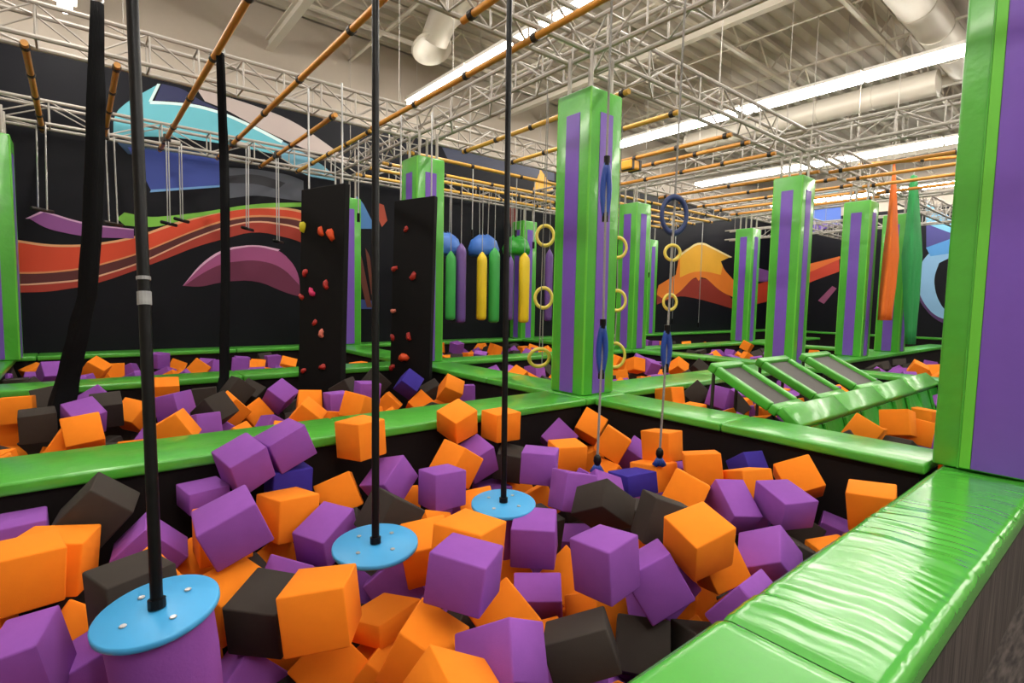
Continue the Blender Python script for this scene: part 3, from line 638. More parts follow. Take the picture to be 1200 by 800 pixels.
# yellow pad under the trusses
c = Vector(D['yblock']); t = thing('yellow_pad', c, 'small yellow padded block up under the orange bars right of the middle pillar', 'pad')
sub(MB().span(c-Vector((.16, .12, .16)), c+Vector((.16, .12, .0))), 'padding', YB, t, bevel=.03)
for s in (-1, 1): sub(MB().span(c+Vector((s*.1-.03, -.125, -.17)), c+Vector((s*.1+.03, .125, .01))), 'strap', CLAMP, t)
# ------------------------------------------------------------------ climbing boards
def board(p, q, ztop, holds, label, lean):
    p, q = Vector((p[0], p[1], 0)), Vector((q[0], q[1], 0)); d = (q-p); wd = d.length; d.normalize(); nrm = Vector((d.y, -d.x, 0))
    if nrm.dot(-p) < 0: nrm = -nrm
    t = thing('climbing_board', (p+q)/2+Vector((0, 0, -.7)), label, 'climbing board', 'black hanging climbing boards')
    mbb = MB(); th = .1
    for zz, sh in ((-.75, 0), (ztop, lean)):
        for e, f_ in ((p, 0), (q, 0)):
            for s in (0, -th): v = e+d*sh+nrm*s; mbb.v.append((v.x, v.y, zz+(0 if zz < 0 else (.03 if e is q else -.02))))
    mbb.f = [[0, 1, 3, 2], [4, 6, 7, 5], [0, 2, 6, 4], [1, 5, 7, 3], [0, 4, 5, 1], [2, 3, 7, 6]]
    sub(mbb, 'panel', BLKB, t, bevel=.01)
    for (a, z, k) in holds:
        c = p+d*(a*wd+lean*(z+.75)/(ztop+.75))+Vector((0, 0, z)); m = MB(); s = random.uniform(.035, .055)*(1.3 if k in 'yom' else 1)
        n0 = 9
        for j, (rr_, hh) in enumerate(((1, 0), (.9, .5), (.5, .9), (.1, 1))):
            for kk in range(n0):
                an = 2*math.pi*kk/n0; rad = s*rr_*(1+.3*math.sin(an*2+z*9)+.15*math.sin(an*3+a*7))
                m.v.append(tuple(c+d*rad*math.cos(an)+Vector((0, 0, rad*math.sin(an)*1.1))+nrm*s*hh))
        for j in range(3):
            for kk in range(n0): m.f.append([j*n0+kk, j*n0+(kk+1) % n0, (j+1)*n0+(kk+1) % n0, (j+1)*n0+kk])
        m.f.append([27+kk for kk in range(n0)])
        o = sub(m, 'climbing_hold', HOLD[k], t, smooth=True); o['label'] = {'y': 'yellow hold', 'o': 'orange hold', 'm': 'magenta hold', 'r': 'red hold', 'p': 'salmon hold'}[k]
    for e in (.12, .88):
        c = p+d*(e*wd+lean)+Vector((0, 0, ztop)); sub(MB().tube([c-nrm*.05, Vector((c.x, c.y, 3.66))-nrm*.05], .012, 6), 'chain', CHROME, t)
board((2.23, 7.2), (2.57, 6.6), 2.41, [(0.06, 1.92, 'y'), (0.48, 1.85, 'o'), (0.71, 1.81, 'o'), (0.3, 1.08, 'm'), (0.62, 1.18, 'r'), (0.13, 1.33, 'r'), (0.38, 0.69, 'r'), (0.54, 0.55, 'p'), (0.13, 0.05, 'r'), (0.58, 0.12, 'r'), (0.05, 1.02, 'r')], 'left black climbing board with yellow, red and pink holds', .1)
board((3.58, 7.25), (3.93, 6.7), 2.46, [(0.32, 2.03, 'r'), (0.05, 1.46, 'r'), (0.53, 1.35, 'r'), (0.05, 0.84, 'p'), (0.05, 0.45, 'r'), (0.46, 0.47, 'r'), (0.35, 0.16, 'o'), (0.05, -0.0, 'r')], 'right black climbing board with small red holds, before the second pillar', .08)
# ------------------------------------------------------------------ hanging cloths at right
silk(D['ocloth'], [.04, .27, .25], 'orange hanging cloth, narrow at the top, in front of the far right pillar', 'hanging_cloth', ORC, .4)
silk(D['gcloth'], [.1, .3, .16], 'green bunched hanging cloth right of the orange one', 'hanging_cloth', GRC, .5)
bar((13.6, 2.2, 4.0), (13.3, 4.4, 4.15), 'small brown bar above the orange hanging cloth', BAR, 1)
# ------------------------------------------------------------------ tilted trampolines
tt = ['nearest tilted trampoline, left of the three', 'middle tilted trampoline', 'far tilted trampoline, right of the three']
for i, (xa, xb) in enumerate(((4.92, 5.5), (5.9, 6.6), (7.05, 7.85))):
    ya, za, yb, zb2 = 2.16, .04, 2.86, .40
    t = thing('tilted_trampoline', ((xa+xb)/2, (ya+yb)/2, (za+zb2)/2), tt[i]+' with a green padded frame', 'trampoline', 'row of tilted trampolines')
    dv = Vector((0, yb-ya, zb2-za)); L = dv.length; Rm = Matrix((Vector((1, 0, 0)), dv/L, Vector((1, 0, 0)).cross(dv/L))).transposed()
    c = Vector(t.location); wd = xb-xa; fr = .085
    for (cx_, cy_, hx_, hy_) in ((0, -L/2+fr/2, wd/2, fr/2), (0, L/2-fr/2, wd/2, fr/2), (-wd/2+fr/2, 0, fr/2, L/2-fr), (wd/2-fr/2, 0, fr/2, L/2-fr)):
        o = sub(MB().box(c+Rm @ Vector((cx_, cy_, 0)), (hx_-.002, hy_-.002, .045), Rm), 'frame_pad', G_, t, bevel=.015); smooth_angle(o.data, 60)
    sub(MB().box(c+Rm @ Vector((0, 0, .0)), (wd/2-fr, L/2-fr, .008), Rm), 'bounce_mat', MESHM, t)
    for s in (-1, 1): sub(MB().tube([c+Rm @ Vector((s*(wd/2-.05), L/2-.06, -.04)), (c.x+s*(wd/2-.05), yb-.02, -.6)], .018, 8), 'support_leg', CLAMP, t)
t = thing('ridge_pad', (4.9, 2.1, 0), 'long green padded ridge at the foot of the tilted trampolines', 'pad')
for k in range(4):
    o = sub(MB().box((5.5+1.16*k, 2.06, .0), (.577, .115, .05), Matrix.Rotation(math.radians(42), 3, 'X')), 'pad', G_, t, bevel=.02); smooth_angle(o.data, 60)
for k in range(9):
    x = 5.0+.52*k; m = MB()
    y0_, z0_, y1_, z1_ = 1.99, -.1, 1.86, -.36-.12*((k*7) % 3)
    rows = 9
    for a in range(rows):
        f_ = a/(rows-1)
        for b_ in range(9):
            g_ = b_/8; sag = .05*math.sin(g_*math.pi)*f_+.02*math.sin(g_*20+k)*f_
            m.v.append((x+g_*.5, y0_+(y1_-y0_)*f_+sag, z0_+(z1_-z0_)*f_))
    for a in range(rows-1):
        for b_ in range(8): m.f.append([a*9+b_, a*9+b_+1, (a+1)*9+b_+1, (a+1)*9+b_])
    sub(m, 'skirt', GD_, t, smooth=True)
    if k < 8: sub(MB().tube([(x+.51, 1.97, -.1), (x+.51, 1.86, -.5)], .02, 6), 'gusset', GD_, t)

# ------------------------------------------------------------------ foam cubes
CUBES = [
('K',0,6509,0.048,3.572,-0.175,2.783,2.409,-0.767,0.264,0.243,0.281),
('O',0,5159,-0.121,3.349,-0.306,0.615,3.176,0.012,0.294,0.226,0.269),
('O',0,8939,-0.205,3.088,-0.226,0.036,0.026,1.697,0.248,0.235,0.25),
('P',0,8876,-0.18,2.686,-0.429,-1.818,2.308,-0.149,0.273,0.173,0.265),
('K',0,5303,0.132,2.408,-0.157,1.845,2.383,-0.058,0.273,0.23,0.251),
('P',0,5168,0.272,3.38,-0.378,-5.667,6.425,-2.357,0.236,0.217,0.28),
('P',0,5555,0.775,3.543,-0.035,1.863,2.347,0.644,0.254,0.235,0.238),
('P',0,4781,1.046,3.63,0.024,1.892,2.141,0.428,0.267,0.26,0.221),
('P',0,3737,0.565,3.631,-0.212,2.049,2.374,-0.002,0.251,0.227,0.132),
('P',0,8120,0.563,2.838,-0.131,2.106,1.982,0.52,0.246,0.273,0.236),
('O',0,5150,0.949,3.269,-0.309,-1.975,-2.424,0.214,0.283,0.254,0.255),
('P',0,5618,1.093,3.014,-0.376,1.468,2.633,0.512,0.216,0.294,0.21),
('O',0,11342,0.744,2.109,-0.269,-0.955,-3.092,0.161,0.256,0.25,0.244),
('O',0,5159,1.145,2.37,-0.601,1.762,2.403,-0.151,0.252,0.278,0.116),
('O',0,5546,0.949,1.398,-0.316,1.121,1.753,-1.58,0.159,0.283,0.224),
('P',0,8336,1.209,1.505,-0.349,-1.952,-2.344,1.178,0.299,0.2,0.21),
('P',0,9299,1.236,1.787,-0.143,-1.465,-2.675,-0.027,0.248,0.231,0.217),
('O',0,4502,1.41,2.01,-0.164,-1.654,-2.572,0.079,0.252,0.267,0.251),
('P',0,5861,2.056,2.259,-0.386,0.117,-0.072,-0.805,0.26,0.256,0.25),
('P',0,4556,1.921,2.069,-0.62,1.011,2.64,0.72,0.264,0.169,0.223),
('P',0,8642,1.868,1.557,-0.201,-2.231,-2.357,0.032,0.226,0.23,0.251),
('K',0,8543,1.596,1.444,-0.434,-1.264,-3.076,0.563,0.272,0.261,0.184),
('P',0,6347,2.193,1.509,-0.369,-0.324,-0.468,-0.668,0.25,0.248,0.249),
('O',0,7985,2.369,1.384,-0.166,2.452,1.833,0.564,0.234,0.248,0.232),
('O',0,3458,2.635,1.442,-0.371,-0.123,-0.585,-2.088,0.256,0.205,0.251),
('P',0,5393,2.931,1.276,-0.397,-1.833,-1.711,1.424,0.247,0.249,0.25),
('P',0,4682,3.375,1.743,-0.345,0.701,2.836,0.925,0.209,0.297,0.22),
('P',0,5492,3.526,1.47,-0.274,2.747,1.64,0.23,0.291,0.245,0.195),
('N',0,2828,4.101,1.998,-0.277,2.255,1.531,-0.69,0.226,0.193,0.204),
('O',0,3557,3.661,2.14,-0.233,-1.416,-2.828,0.341,0.262,0.246,0.243),
('O',0,4106,3.883,1.082,-0.252,-2.0,-2.584,-0.06,0.255,0.246,0.25),
('N',0,3278,3.287,2.501,-0.365,2.403,1.837,-0.155,0.26,0.273,0.16),
('O',0,2819,3.562,2.497,-0.361,-2.459,-2.107,0.144,0.276,0.253,0.214),
('K',0,4223,2.538,1.713,-0.225,-2.607,-1.278,0.423,0.25,0.25,0.252),
('K',0,5411,2.521,2.132,-0.263,1.351,1.791,0.357,0.27,0.194,0.271),
('P',0,3719,2.625,2.511,-0.301,2.59,1.821,-0.469,0.246,0.236,0.264),
('P',0,3872,2.693,2.919,-0.229,-1.326,-2.82,0.051,0.261,0.252,0.239),
('O',0,3323,3.238,3.17,-0.302,-2.572,-1.777,-0.027,0.259,0.268,0.213),
('O',0,3818,2.86,3.619,-0.075,2.245,2.185,0.002,0.255,0.256,0.25),
('O',0,3953,2.409,3.631,0.009,2.028,2.365,0.671,0.241,0.24,0.226),
('O',0,4988,1.546,3.566,0.014,1.872,2.451,0.007,0.259,0.241,0.263),
('P',0,4295,1.674,3.373,-0.274,-1.569,-1.917,1.216,0.259,0.215,0.269),
('P',0,4871,1.937,3.095,-0.297,6.582,6.69,-0.358,0.241,0.253,0.253),
('O',0,3125,3.72,2.546,-0.155,-2.089,-2.386,0.211,0.244,0.247,0.246),
('O',0,4403,0.54,2.739,-0.45,-0.75,-1.28,-1.133,0.248,0.26,0.251),
('K',0,8093,0.623,2.452,-0.413,0.712,1.511,1.936,0.243,0.244,0.251),
('N',0,1506,1.061,3.626,-0.249,1.165,-1.167,1.162,0.25,0.25,0.25),
('O',0,1857,1.384,3.556,-0.37,1.503,0.045,2.094,0.25,0.25,0.25),
('O',0,3189,0.869,2.356,-0.718,-1.457,-2.112,-1.403,0.25,0.25,0.25),
('O',0,4953,1.073,1.842,-0.46,-1.173,-2.489,-0.293,0.25,0.25,0.25),
('O',0,1146,1.065,2.198,-0.799,-2.387,-0.854,0.348,0.25,0.25,0.25),
('O',0,1938,1.466,2.499,-0.387,0.251,-0.238,-0.454,0.25,0.25,0.25),
('P',0,1308,1.358,2.674,-0.641,-0.137,0.99,-0.591,0.25,0.25,0.25),
('P',0,327,1.5,2.522,-0.772,0.106,1.294,-2.388,0.25,0.25,0.25),
('K',0,3756,2.113,1.514,-0.688,-0.591,0.317,-0.836,0.25,0.25,0.25),
('O',0,1479,2.168,1.851,-0.725,-0.628,-0.13,-1.555,0.25,0.25,0.25),
('O',0,1110,2.298,2.19,-0.699,0.409,0.757,0.219,0.25,0.25,0.25),
('O',0,2109,1.58,1.935,-0.545,-1.955,-1.941,-1.453,0.25,0.25,0.25),
('P',0,660,2.44,1.637,-0.516,-0.651,-2.221,-0.072,0.25,0.25,0.25),
('O',0,318,2.623,1.843,-0.533,-0.209,0.205,-0.305,0.25,0.25,0.25),
('K',0,768,3.796,1.507,-0.557,2.542,-1.442,-0.978,0.25,0.25,0.25),
('K',0,507,3.249,1.304,-0.511,2.425,-0.638,1.497,0.25,0.25,0.25),
('O',0,2154,4.032,1.588,-0.246,-0.932,-0.86,2.203,0.25,0.25,0.25),
('P',0,975,4.082,1.336,-0.616,0.267,-0.012,0.298,0.25,0.25,0.25),
('P',0,993,3.499,3.533,-0.279,-0.696,-0.625,-0.475,0.25,0.25,0.25),
('O',0,1866,2.233,3.367,-0.249,-0.944,1.522,1.777,0.25,0.25,0.25),
('P',0,1506,2.532,3.525,-0.299,0.263,-0.428,-0.078,0.25,0.25,0.25),
('K',0,1596,2.871,3.499,-0.39,1.838,1.039,-1.718,0.25,0.25,0.25),
('O',0,498,3.012,3.602,-0.693,-0.316,-1.714,0.377,0.25,0.25,0.25),
('O',0,669,2.833,3.064,-0.61,-0.6,0.029,0.926,0.25,0.25,0.25),
('O',0,498,1.82,3.547,-0.542,-0.358,0.127,0.276,0.25,0.25,0.25),
('K',0,2793,1.389,2.803,-0.279,-0.731,-0.825,1.486,0.25,0.25,0.25),
('K',0,660,2.347,2.548,-0.525,0.134,0.002,-0.005,0.25,0.25,0.25),
('P',0,975,0.84,2.862,-0.559,-0.881,-0.145,-2.197,0.25,0.25,0.25),
('K',0,462,0.683,3.138,-0.639,0.659,-0.903,-2.576,0.25,0.25,0.25),
('P',0,2685,0.527,2.501,-0.756,0.725,-1.32,2.028,0.25,0.25,0.25),
('O',0,930,0.93,3.424,-0.661,-0.438,-2.072,0.331,0.25,0.25,0.25),
('O',0,480,0.501,3.465,-0.584,-1.924,0.589,0.36,0.25,0.25,0.25),
('O',0,1227,-0.042,3.117,-0.616,0.083,0.838,1.28,0.25,0.25,0.25),
('P',0,2082,-0.006,2.802,-0.626,2.118,1.842,0.562,0.25,0.25,0.25),
('P',0,1749,-0.274,3.629,-0.274,-0.005,-0.03,0.018,0.25,0.25,0.25),
('O',0,1218,3.766,3.103,-0.275,0.434,0.333,0.616,0.25,0.25,0.25),
('O',0,894,4.002,3.591,-0.243,1.097,-0.106,-1.14,0.25,0.25,0.25),
('P',0,849,4.031,3.039,-0.441,-0.937,-0.47,0.213,0.25,0.25,0.25),
('P',0,372,3.888,2.468,-0.46,2.72,-1.257,0.244,0.25,0.25,0.25),
('O',0,1794,3.183,1.976,-0.278,-0.905,2.368,-1.729,0.25,0.25,0.25),
('O',0,1227,3.754,1.82,-0.305,-0.189,0.249,1.129,0.25,0.25,0.25),
('O',0,525,2.245,3.092,-0.549,0.015,-0.351,1.056,0.25,0.25,0.25),
('O',1,1035,-0.467,6.775,-0.103,-0.099,-0.013,-0.085,0.25,0.25,0.25),
('O',1,531,-0.563,7.005,-0.366,-0.253,0.239,-0.054,0.25,0.25,0.25),
('K',1,1872,-0.291,6.12,-0.147,0.088,-0.027,0.061,0.25,0.25,0.25),
('K',1,54,-0.248,7.156,-0.122,-0.708,-0.208,0.027,0.25,0.25,0.25),
('K',1,288,-0.282,6.423,-0.382,-0.234,0.928,-0.033,0.25,0.25,0.25),
('O',1,1917,0.011,5.48,-0.133,1.789,0.499,2.03,0.25,0.25,0.25),
('P',1,1062,0.016,6.036,-0.109,1.815,-0.622,-1.219,0.25,0.25,0.25),
('K',1,963,0.193,6.423,-0.118,0.391,-0.044,0.002,0.25,0.25,0.25),
('K',1,279,0.315,7.009,-0.418,0.007,0.027,0.012,0.25,0.25,0.25),
('O',1,1206,0.433,6.713,-0.258,-2.127,0.954,-0.201,0.25,0.25,0.25),
('O',1,342,-0.092,5.731,-0.287,-0.883,-0.474,-2.977,0.25,0.25,0.25),
('O',1,648,0.772,7.231,-0.102,0.263,0.274,-1.635,0.25,0.25,0.25),
('P',1,1179,0.736,6.244,-0.106,-0.119,-0.261,-0.828,0.25,0.25,0.25),
('O',1,1395,0.594,5.077,-0.112,2.891,-0.525,0.87,0.25,0.25,0.25),
('P',1,702,0.835,5.45,-0.198,-0.275,-0.001,0.522,0.25,0.25,0.25),
('K',1,387,1.093,6.813,-0.159,-0.142,-0.061,-0.207,0.25,0.25,0.25),
('K',1,1080,0.997,5.691,-0.101,2.53,-1.386,0.971,0.25,0.25,0.25),
('K',1,729,1.426,6.803,-0.1,-1.416,-0.772,-0.593,0.25,0.25,0.25),
('O',1,459,1.231,6.2,-0.198,1.771,-0.547,0.675,0.25,0.25,0.25),
('O',1,531,1.526,6.382,-0.311,0.503,0.886,1.184,0.25,0.25,0.25),
('K',1,342,1.626,7.117,-0.206,1.015,1.806,-0.073,0.25,0.25,0.25),
('P',2,36,2.294,8.195,-0.186,-0.258,-2.48,-1.32,0.25,0.25,0.25),
('P',1,1134,1.759,6.292,-0.116,-1.318,0.107,-1.613,0.25,0.25,0.25),
('K',1,81,2.066,6.782,-0.414,1.281,-1.74,-0.928,0.25,0.25,0.25),
('O',1,801,1.74,5.309,-0.173,1.822,0.146,-0.93,0.25,0.25,0.25),
('O',1,441,2.004,6.052,-0.202,-1.638,-0.545,1.603,0.25,0.25,0.25),
('O',1,981,2.211,5.165,-0.106,-0.0,0.382,0.537,0.25,0.25,0.25),
('P',1,585,2.643,5.926,-0.106,0.024,0.079,-0.083,0.25,0.25,0.25),
('K',1,342,2.545,6.331,-0.134,-0.194,-0.51,-0.843,0.25,0.25,0.25),
('N',1,783,3.354,6.214,-0.1,2.337,-0.222,-0.983,0.25,0.25,0.25),
('O',1,387,3.05,6.191,-0.348,2.042,1.144,0.358,0.25,0.25,0.25),
('O',1,378,3.47,6.122,-0.371,-0.579,-0.64,-0.147,0.25,0.25,0.25),
('O',1,846,3.56,5.521,-0.1,1.196,-0.88,-2.243,0.25,0.25,0.25),
('P',1,315,3.896,5.694,-0.211,-0.066,0.078,1.028,0.25,0.25,0.25),
('K',1,333,3.779,6.315,-0.268,0.148,-0.539,-0.269,0.25,0.25,0.25),
('P',1,531,2.254,5.856,-0.177,-0.029,-0.001,-0.002,0.25,0.25,0.25),
('K',1,432,3.066,6.603,-0.105,1.672,0.647,-0.502,0.25,0.25,0.25),
('P',1,252,0.138,6.824,-0.127,0.666,-0.574,0.198,0.25,0.25,0.25),
('P',2,180,-0.301,9.602,-0.106,-1.402,-1.933,-0.571,0.25,0.25,0.25),
('O',2,621,0.183,9.802,-0.1,0.711,0.114,1.121,0.25,0.25,0.25),
('O',2,261,0.456,10.851,-0.263,-0.195,0.011,-0.071,0.25,0.25,0.25),
('P',2,162,0.662,11.064,-0.33,1.297,-0.61,0.08,0.25,0.25,0.25),
('P',2,495,1.039,10.754,-0.101,0.077,-0.017,0.648,0.25,0.25,0.25),
('O',2,171,1.347,11.077,-0.287,-0.215,0.441,-0.16,0.25,0.25,0.25),
('O',2,306,1.397,9.219,-0.114,0.018,2.241,-0.314,0.25,0.25,0.25),
('P',2,135,1.733,9.612,-0.18,-1.968,-0.04,0.332,0.25,0.25,0.25),
('P',2,315,2.035,9.434,-0.123,2.08,-0.105,1.871,0.25,0.25,0.25),
('O',2,126,2.576,10.601,-0.312,0.484,0.033,-0.288,0.25,0.25,0.25),
('P',2,243,2.879,10.718,-0.228,-0.015,-0.046,-0.013,0.25,0.25,0.25),
('O',2,144,2.724,9.284,-0.164,1.804,1.516,-1.343,0.25,0.25,0.25),
('O',3,108,6.79,11.047,-0.145,-0.545,-1.703,2.106,0.25,0.25,0.25),
('P',3,243,7.029,10.66,-0.103,0.245,-0.071,0.211,0.25,0.25,0.25),
('P',3,90,6.088,8.411,-0.109,0.232,-0.121,0.885,0.25,0.25,0.25),
('O',3,207,7.438,9.677,-0.101,0.236,1.875,-0.069,0.25,0.25,0.25),
('O',3,18,6.435,8.449,-0.217,-0.062,-0.991,-0.106,0.25,0.25,0.25),
('P',4,279,5.779,6.43,-0.145,-1.327,-1.44,-0.909,0.25,0.25,0.25),
('O',4,180,5.045,5.99,-0.12,0.382,-0.687,-0.001,0.25,0.25,0.25),
('O',3,108,7.875,8.416,-0.108,-0.695,0.027,-1.263,0.25,0.25,0.25),
('K',4,162,6.101,6.485,-0.217,-1.436,0.201,-1.513,0.25,0.25,0.25),
('O',4,360,7.899,6.493,-0.103,-0.802,-0.986,1.258,0.25,0.25,0.25),
('O',4,396,7.912,6.044,-0.105,0.013,1.786,-0.499,0.25,0.25,0.25),
('P',4,297,8.144,5.893,-0.135,0.362,0.21,-0.308,0.25,0.25,0.25),
('O',4,153,7.366,5.948,-0.274,-0.219,0.071,0.8,0.25,0.25,0.25),
('K',4,108,8.222,6.272,-0.344,-0.951,2.212,-1.392,0.25,0.25,0.25),
('O',4,387,8.25,5.37,-0.101,-0.994,0.152,-1.694,0.25,0.25,0.25),
('K',4,261,9.015,5.447,-0.173,-0.931,0.206,1.244,0.25,0.25,0.25),
('O',5,306,5.551,3.713,-0.117,-0.208,-0.125,-1.595,0.25,0.25,0.25),
('P',5,855,5.951,3.273,-0.1,0.107,0.331,0.063,0.25,0.25,0.25),
('K',5,531,6.062,3.647,-0.114,0.672,0.407,0.299,0.25,0.25,0.25),
('O',6,27,13.053,8.256,-0.144,1.263,-1.332,2.102,0.25,0.25,0.25),
('O',6,9,14.372,8.52,-0.24,-1.201,0.108,-1.013,0.25,0.25,0.25),
('O',7,153,14.511,7.297,-0.1,-0.417,0.563,-2.963,0.25,0.25,0.25),
('P',6,90,13.562,9.72,-0.2,-1.031,1.492,-1.55,0.25,0.25,0.25),
('O',5,1305,6.169,1.554,-0.101,-0.115,-1.316,0.159,0.25,0.25,0.25),
('O',5,666,6.422,1.451,-0.201,0.106,0.2,0.227,0.25,0.25,0.25),
('P',5,360,6.886,1.479,-0.327,-1.407,-0.466,0.751,0.25,0.25,0.25),
('O',5,711,5.456,1.637,-0.118,-0.779,1.01,1.741,0.25,0.25,0.25),
('O',8,297,12.188,2.826,-0.104,-1.046,-0.32,0.111,0.25,0.25,0.25),
('O',8,171,12.818,2.739,-0.202,-0.971,2.027,0.471,0.25,0.25,0.25),
('K',5,306,6.368,3.326,-0.27,-0.642,-0.358,-0.284,0.25,0.25,0.25),
('O',5,90,6.687,3.398,-0.34,0.841,1.009,1.168,0.25,0.25,0.25),
('P',0,342,2.911,2.494,-0.391,1.301,-0.792,-2.175,0.25,0.25,0.25),
('P',0,1386,2.317,1.069,-0.388,0.588,-1.449,-0.43,0.25,0.25,0.25),
('O',0,63,0.179,2.813,-0.334,-1.939,-1.492,1.626,0.25,0.25,0.25),
('O',0,495,0.585,3.216,-0.307,-0.008,-0.012,-0.022,0.25,0.25,0.25),
('P',0,63,3.097,2.797,-0.476,-0.827,-0.899,-0.609,0.25,0.25,0.25),
('O',0,72,3.913,3.532,-0.578,-0.205,-0.285,-0.232,0.25,0.25,0.25),
('K',0,36,1.321,3.269,-0.546,0.55,-0.582,-0.669,0.25,0.25,0.25),
('O',0,198,3.636,3.036,-0.563,0.032,-0.779,-0.158,0.25,0.25,0.25),
('K',0,36,2.88,2.123,-0.462,-0.096,0.022,0.03,0.25,0.25,0.25),
('K',0,81,0.235,2.419,-0.49,-0.625,1.32,-1.552,0.25,0.25,0.25),
('O',0,189,1.741,2.93,-0.542,0.254,0.957,-1.401,0.25,0.25,0.25),
('P',0,108,4.119,1.89,-0.581,-0.031,-0.016,-0.014,0.25,0.25,0.25),
('O',0,405,3.538,1.155,-0.561,0.097,-0.089,-0.45,0.25,0.25,0.25),
('O',0,837,2.733,1.618,-0.777,2.571,0.279,0.982,0.25,0.25,0.25),
('P',0,117,3.305,3.262,-0.79,0.403,-0.13,2.097,0.25,0.25,0.25),
('P',0,297,2.718,3.538,-0.688,0.003,0.001,-0.005,0.25,0.25,0.25),
('O',0,72,-0.414,3.414,-0.623,0.865,-1.249,1.338,0.25,0.25,0.25),
('P',0,495,2.741,2.573,-0.763,-0.151,1.723,-2.109,0.25,0.25,0.25),
('P',0,36,1.597,1.497,-0.714,-0.223,0.039,0.053,0.25,0.25,0.25),
('K',0,144,-0.011,3.528,-0.745,0.229,0.628,-2.395,0.25,0.25,0.25),
('K',0,9,3.309,1.667,-0.771,-1.228,-1.886,-0.467,0.25,0.25,0.25),
('P',0,135,1.209,2.993,-0.776,-2.087,-0.663,-0.446,0.25,0.25,0.25),
('P',0,36,3.758,2.674,-0.724,1.527,-1.311,0.458,0.25,0.25,0.25),
('K',0,855,2.286,1.273,-0.68,0.051,0.289,1.13,0.25,0.25,0.25),
('K',0,207,1.507,2.21,-0.745,-0.477,-0.384,0.467,0.25,0.25,0.25),
('O',0,63,2.669,1.216,-0.613,-1.237,1.266,0.466,0.25,0.25,0.25),
('O',0,81,0.362,2.995,-0.742,1.932,1.052,-0.62,0.25,0.25,0.25),
('P',0,45,2.26,3.41,-0.678,1.254,-0.96,0.897,0.25,0.25,0.25),
('O',0,54,1.589,1.219,-0.671,-0.171,0.114,-0.066,0.25,0.25,0.25),
('K',1,45,0.534,5.609,-0.337,-0.783,-0.827,0.909,0.25,0.25,0.25),
('O',1,36,2.639,5.315,-0.384,-0.102,-2.221,-0.731,0.25,0.25,0.25),
('O',1,144,1.166,5.516,-0.381,-0.831,0.226,2.291,0.25,0.25,0.25),
('K',1,54,1.846,5.858,-0.374,0.628,-1.777,-1.093,0.25,0.25,0.25),
('K',1,45,3.239,5.366,-0.365,-1.849,0.526,0.161,0.25,0.25,0.25),
('O',1,81,-0.481,5.206,-0.322,-0.121,-0.342,0.118,0.25,0.25,0.25),
('O',1,36,3.593,5.773,-0.379,1.377,0.287,2.166,0.25,0.25,0.25),
('O',1,144,-0.548,5.597,-0.366,0.219,-0.113,-2.274,0.25,0.25,0.25),
('P',1,198,0.537,6.131,-0.409,-0.259,-2.443,0.661,0.25,0.25,0.25),
('K',1,18,1.71,6.67,-0.395,-0.014,-0.045,-0.022,0.25,0.25,0.25),
('O',1,90,2.031,5.444,-0.31,2.284,2.053,-0.466,0.25,0.25,0.25),
('P',1,90,1.083,5.907,-0.384,1.213,0.111,-0.855,0.25,0.25,0.25),
('O',1,45,2.625,5.801,-0.409,-0.288,-0.104,0.067,0.25,0.25,0.25),
('K',1,54,2.107,6.454,-0.34,-1.641,0.351,0.278,0.25,0.25,0.25),
('K',1,36,-0.618,6.02,-0.405,-0.654,0.47,0.07,0.25,0.25,0.25),
('O',1,90,0.334,5.228,-0.316,-0.036,-2.496,-1.839,0.25,0.25,0.25),
('P',1,279,1.499,5.667,-0.358,-0.047,-0.946,0.335,0.25,0.25,0.25),
('O',1,36,1.456,5.034,-0.308,-0.271,-2.419,1.468,0.25,0.25,0.25),
('K',1,54,0.225,5.951,-0.517,0.71,0.222,-0.089,0.25,0.25,0.25),
('O',1,117,-0.55,6.582,-0.575,1.002,-0.011,2.121,0.25,0.25,0.25),
('K',1,45,0.566,6.762,-0.586,-0.452,-0.162,-0.63,0.25,0.25,0.25),
('O',1,45,-0.198,6.047,-0.525,0.579,0.318,-0.037,0.25,0.25,0.25),
('K',1,144,0.18,6.288,-0.51,-0.088,-0.327,0.345,0.25,0.25,0.25),
('K',2,126,-0.858,10.662,-0.272,1.339,-1.635,1.12,0.25,0.25,0.25),
('O',2,27,0.031,9.932,-0.339,-1.846,1.682,0.876,0.25,0.25,0.25),
('P',2,45,-0.04,8.636,-0.224,0.909,0.088,0.562,0.25,0.25,0.25),
('O',2,171,-0.526,10.932,-0.244,1.147,1.182,-0.53,0.25,0.25,0.25),
('P',2,36,0.723,9.671,-0.307,0.946,0.147,-0.113,0.25,0.25,0.25),
('P',2,135,0.617,9.153,-0.247,-0.457,-0.054,0.833,0.25,0.25,0.25),
('K',2,135,-0.101,10.987,-0.228,1.25,-1.889,-0.727,0.25,0.25,0.25),
('P',2,135,-0.876,10.038,-0.255,1.941,1.587,-1.207,0.25,0.25,0.25),
('O',2,9,2.315,9.158,-0.289,0.831,0.875,-1.722,0.25,0.25,0.25),
('P',2,54,2.387,10.987,-0.251,0.003,0.083,-0.069,0.25,0.25,0.25),
('P',2,54,1.17,8.858,-0.233,-1.287,0.828,0.473,0.25,0.25,0.25),
('O',2,45,2.229,9.788,-0.238,0.539,0.032,-0.155,0.25,0.25,0.25),
('P',2,72,0.031,9.442,-0.275,0.424,-0.111,-2.513,0.25,0.25,0.25),
('O',2,36,0.251,10.479,-0.353,1.772,2.213,0.719,0.25,0.25,0.25),
('P',2,63,1.674,10.275,-0.226,-0.682,0.107,0.152,0.25,0.25,0.25),
('O',2,36,1.283,10.04,-0.373,-2.023,0.21,0.54,0.25,0.25,0.25),
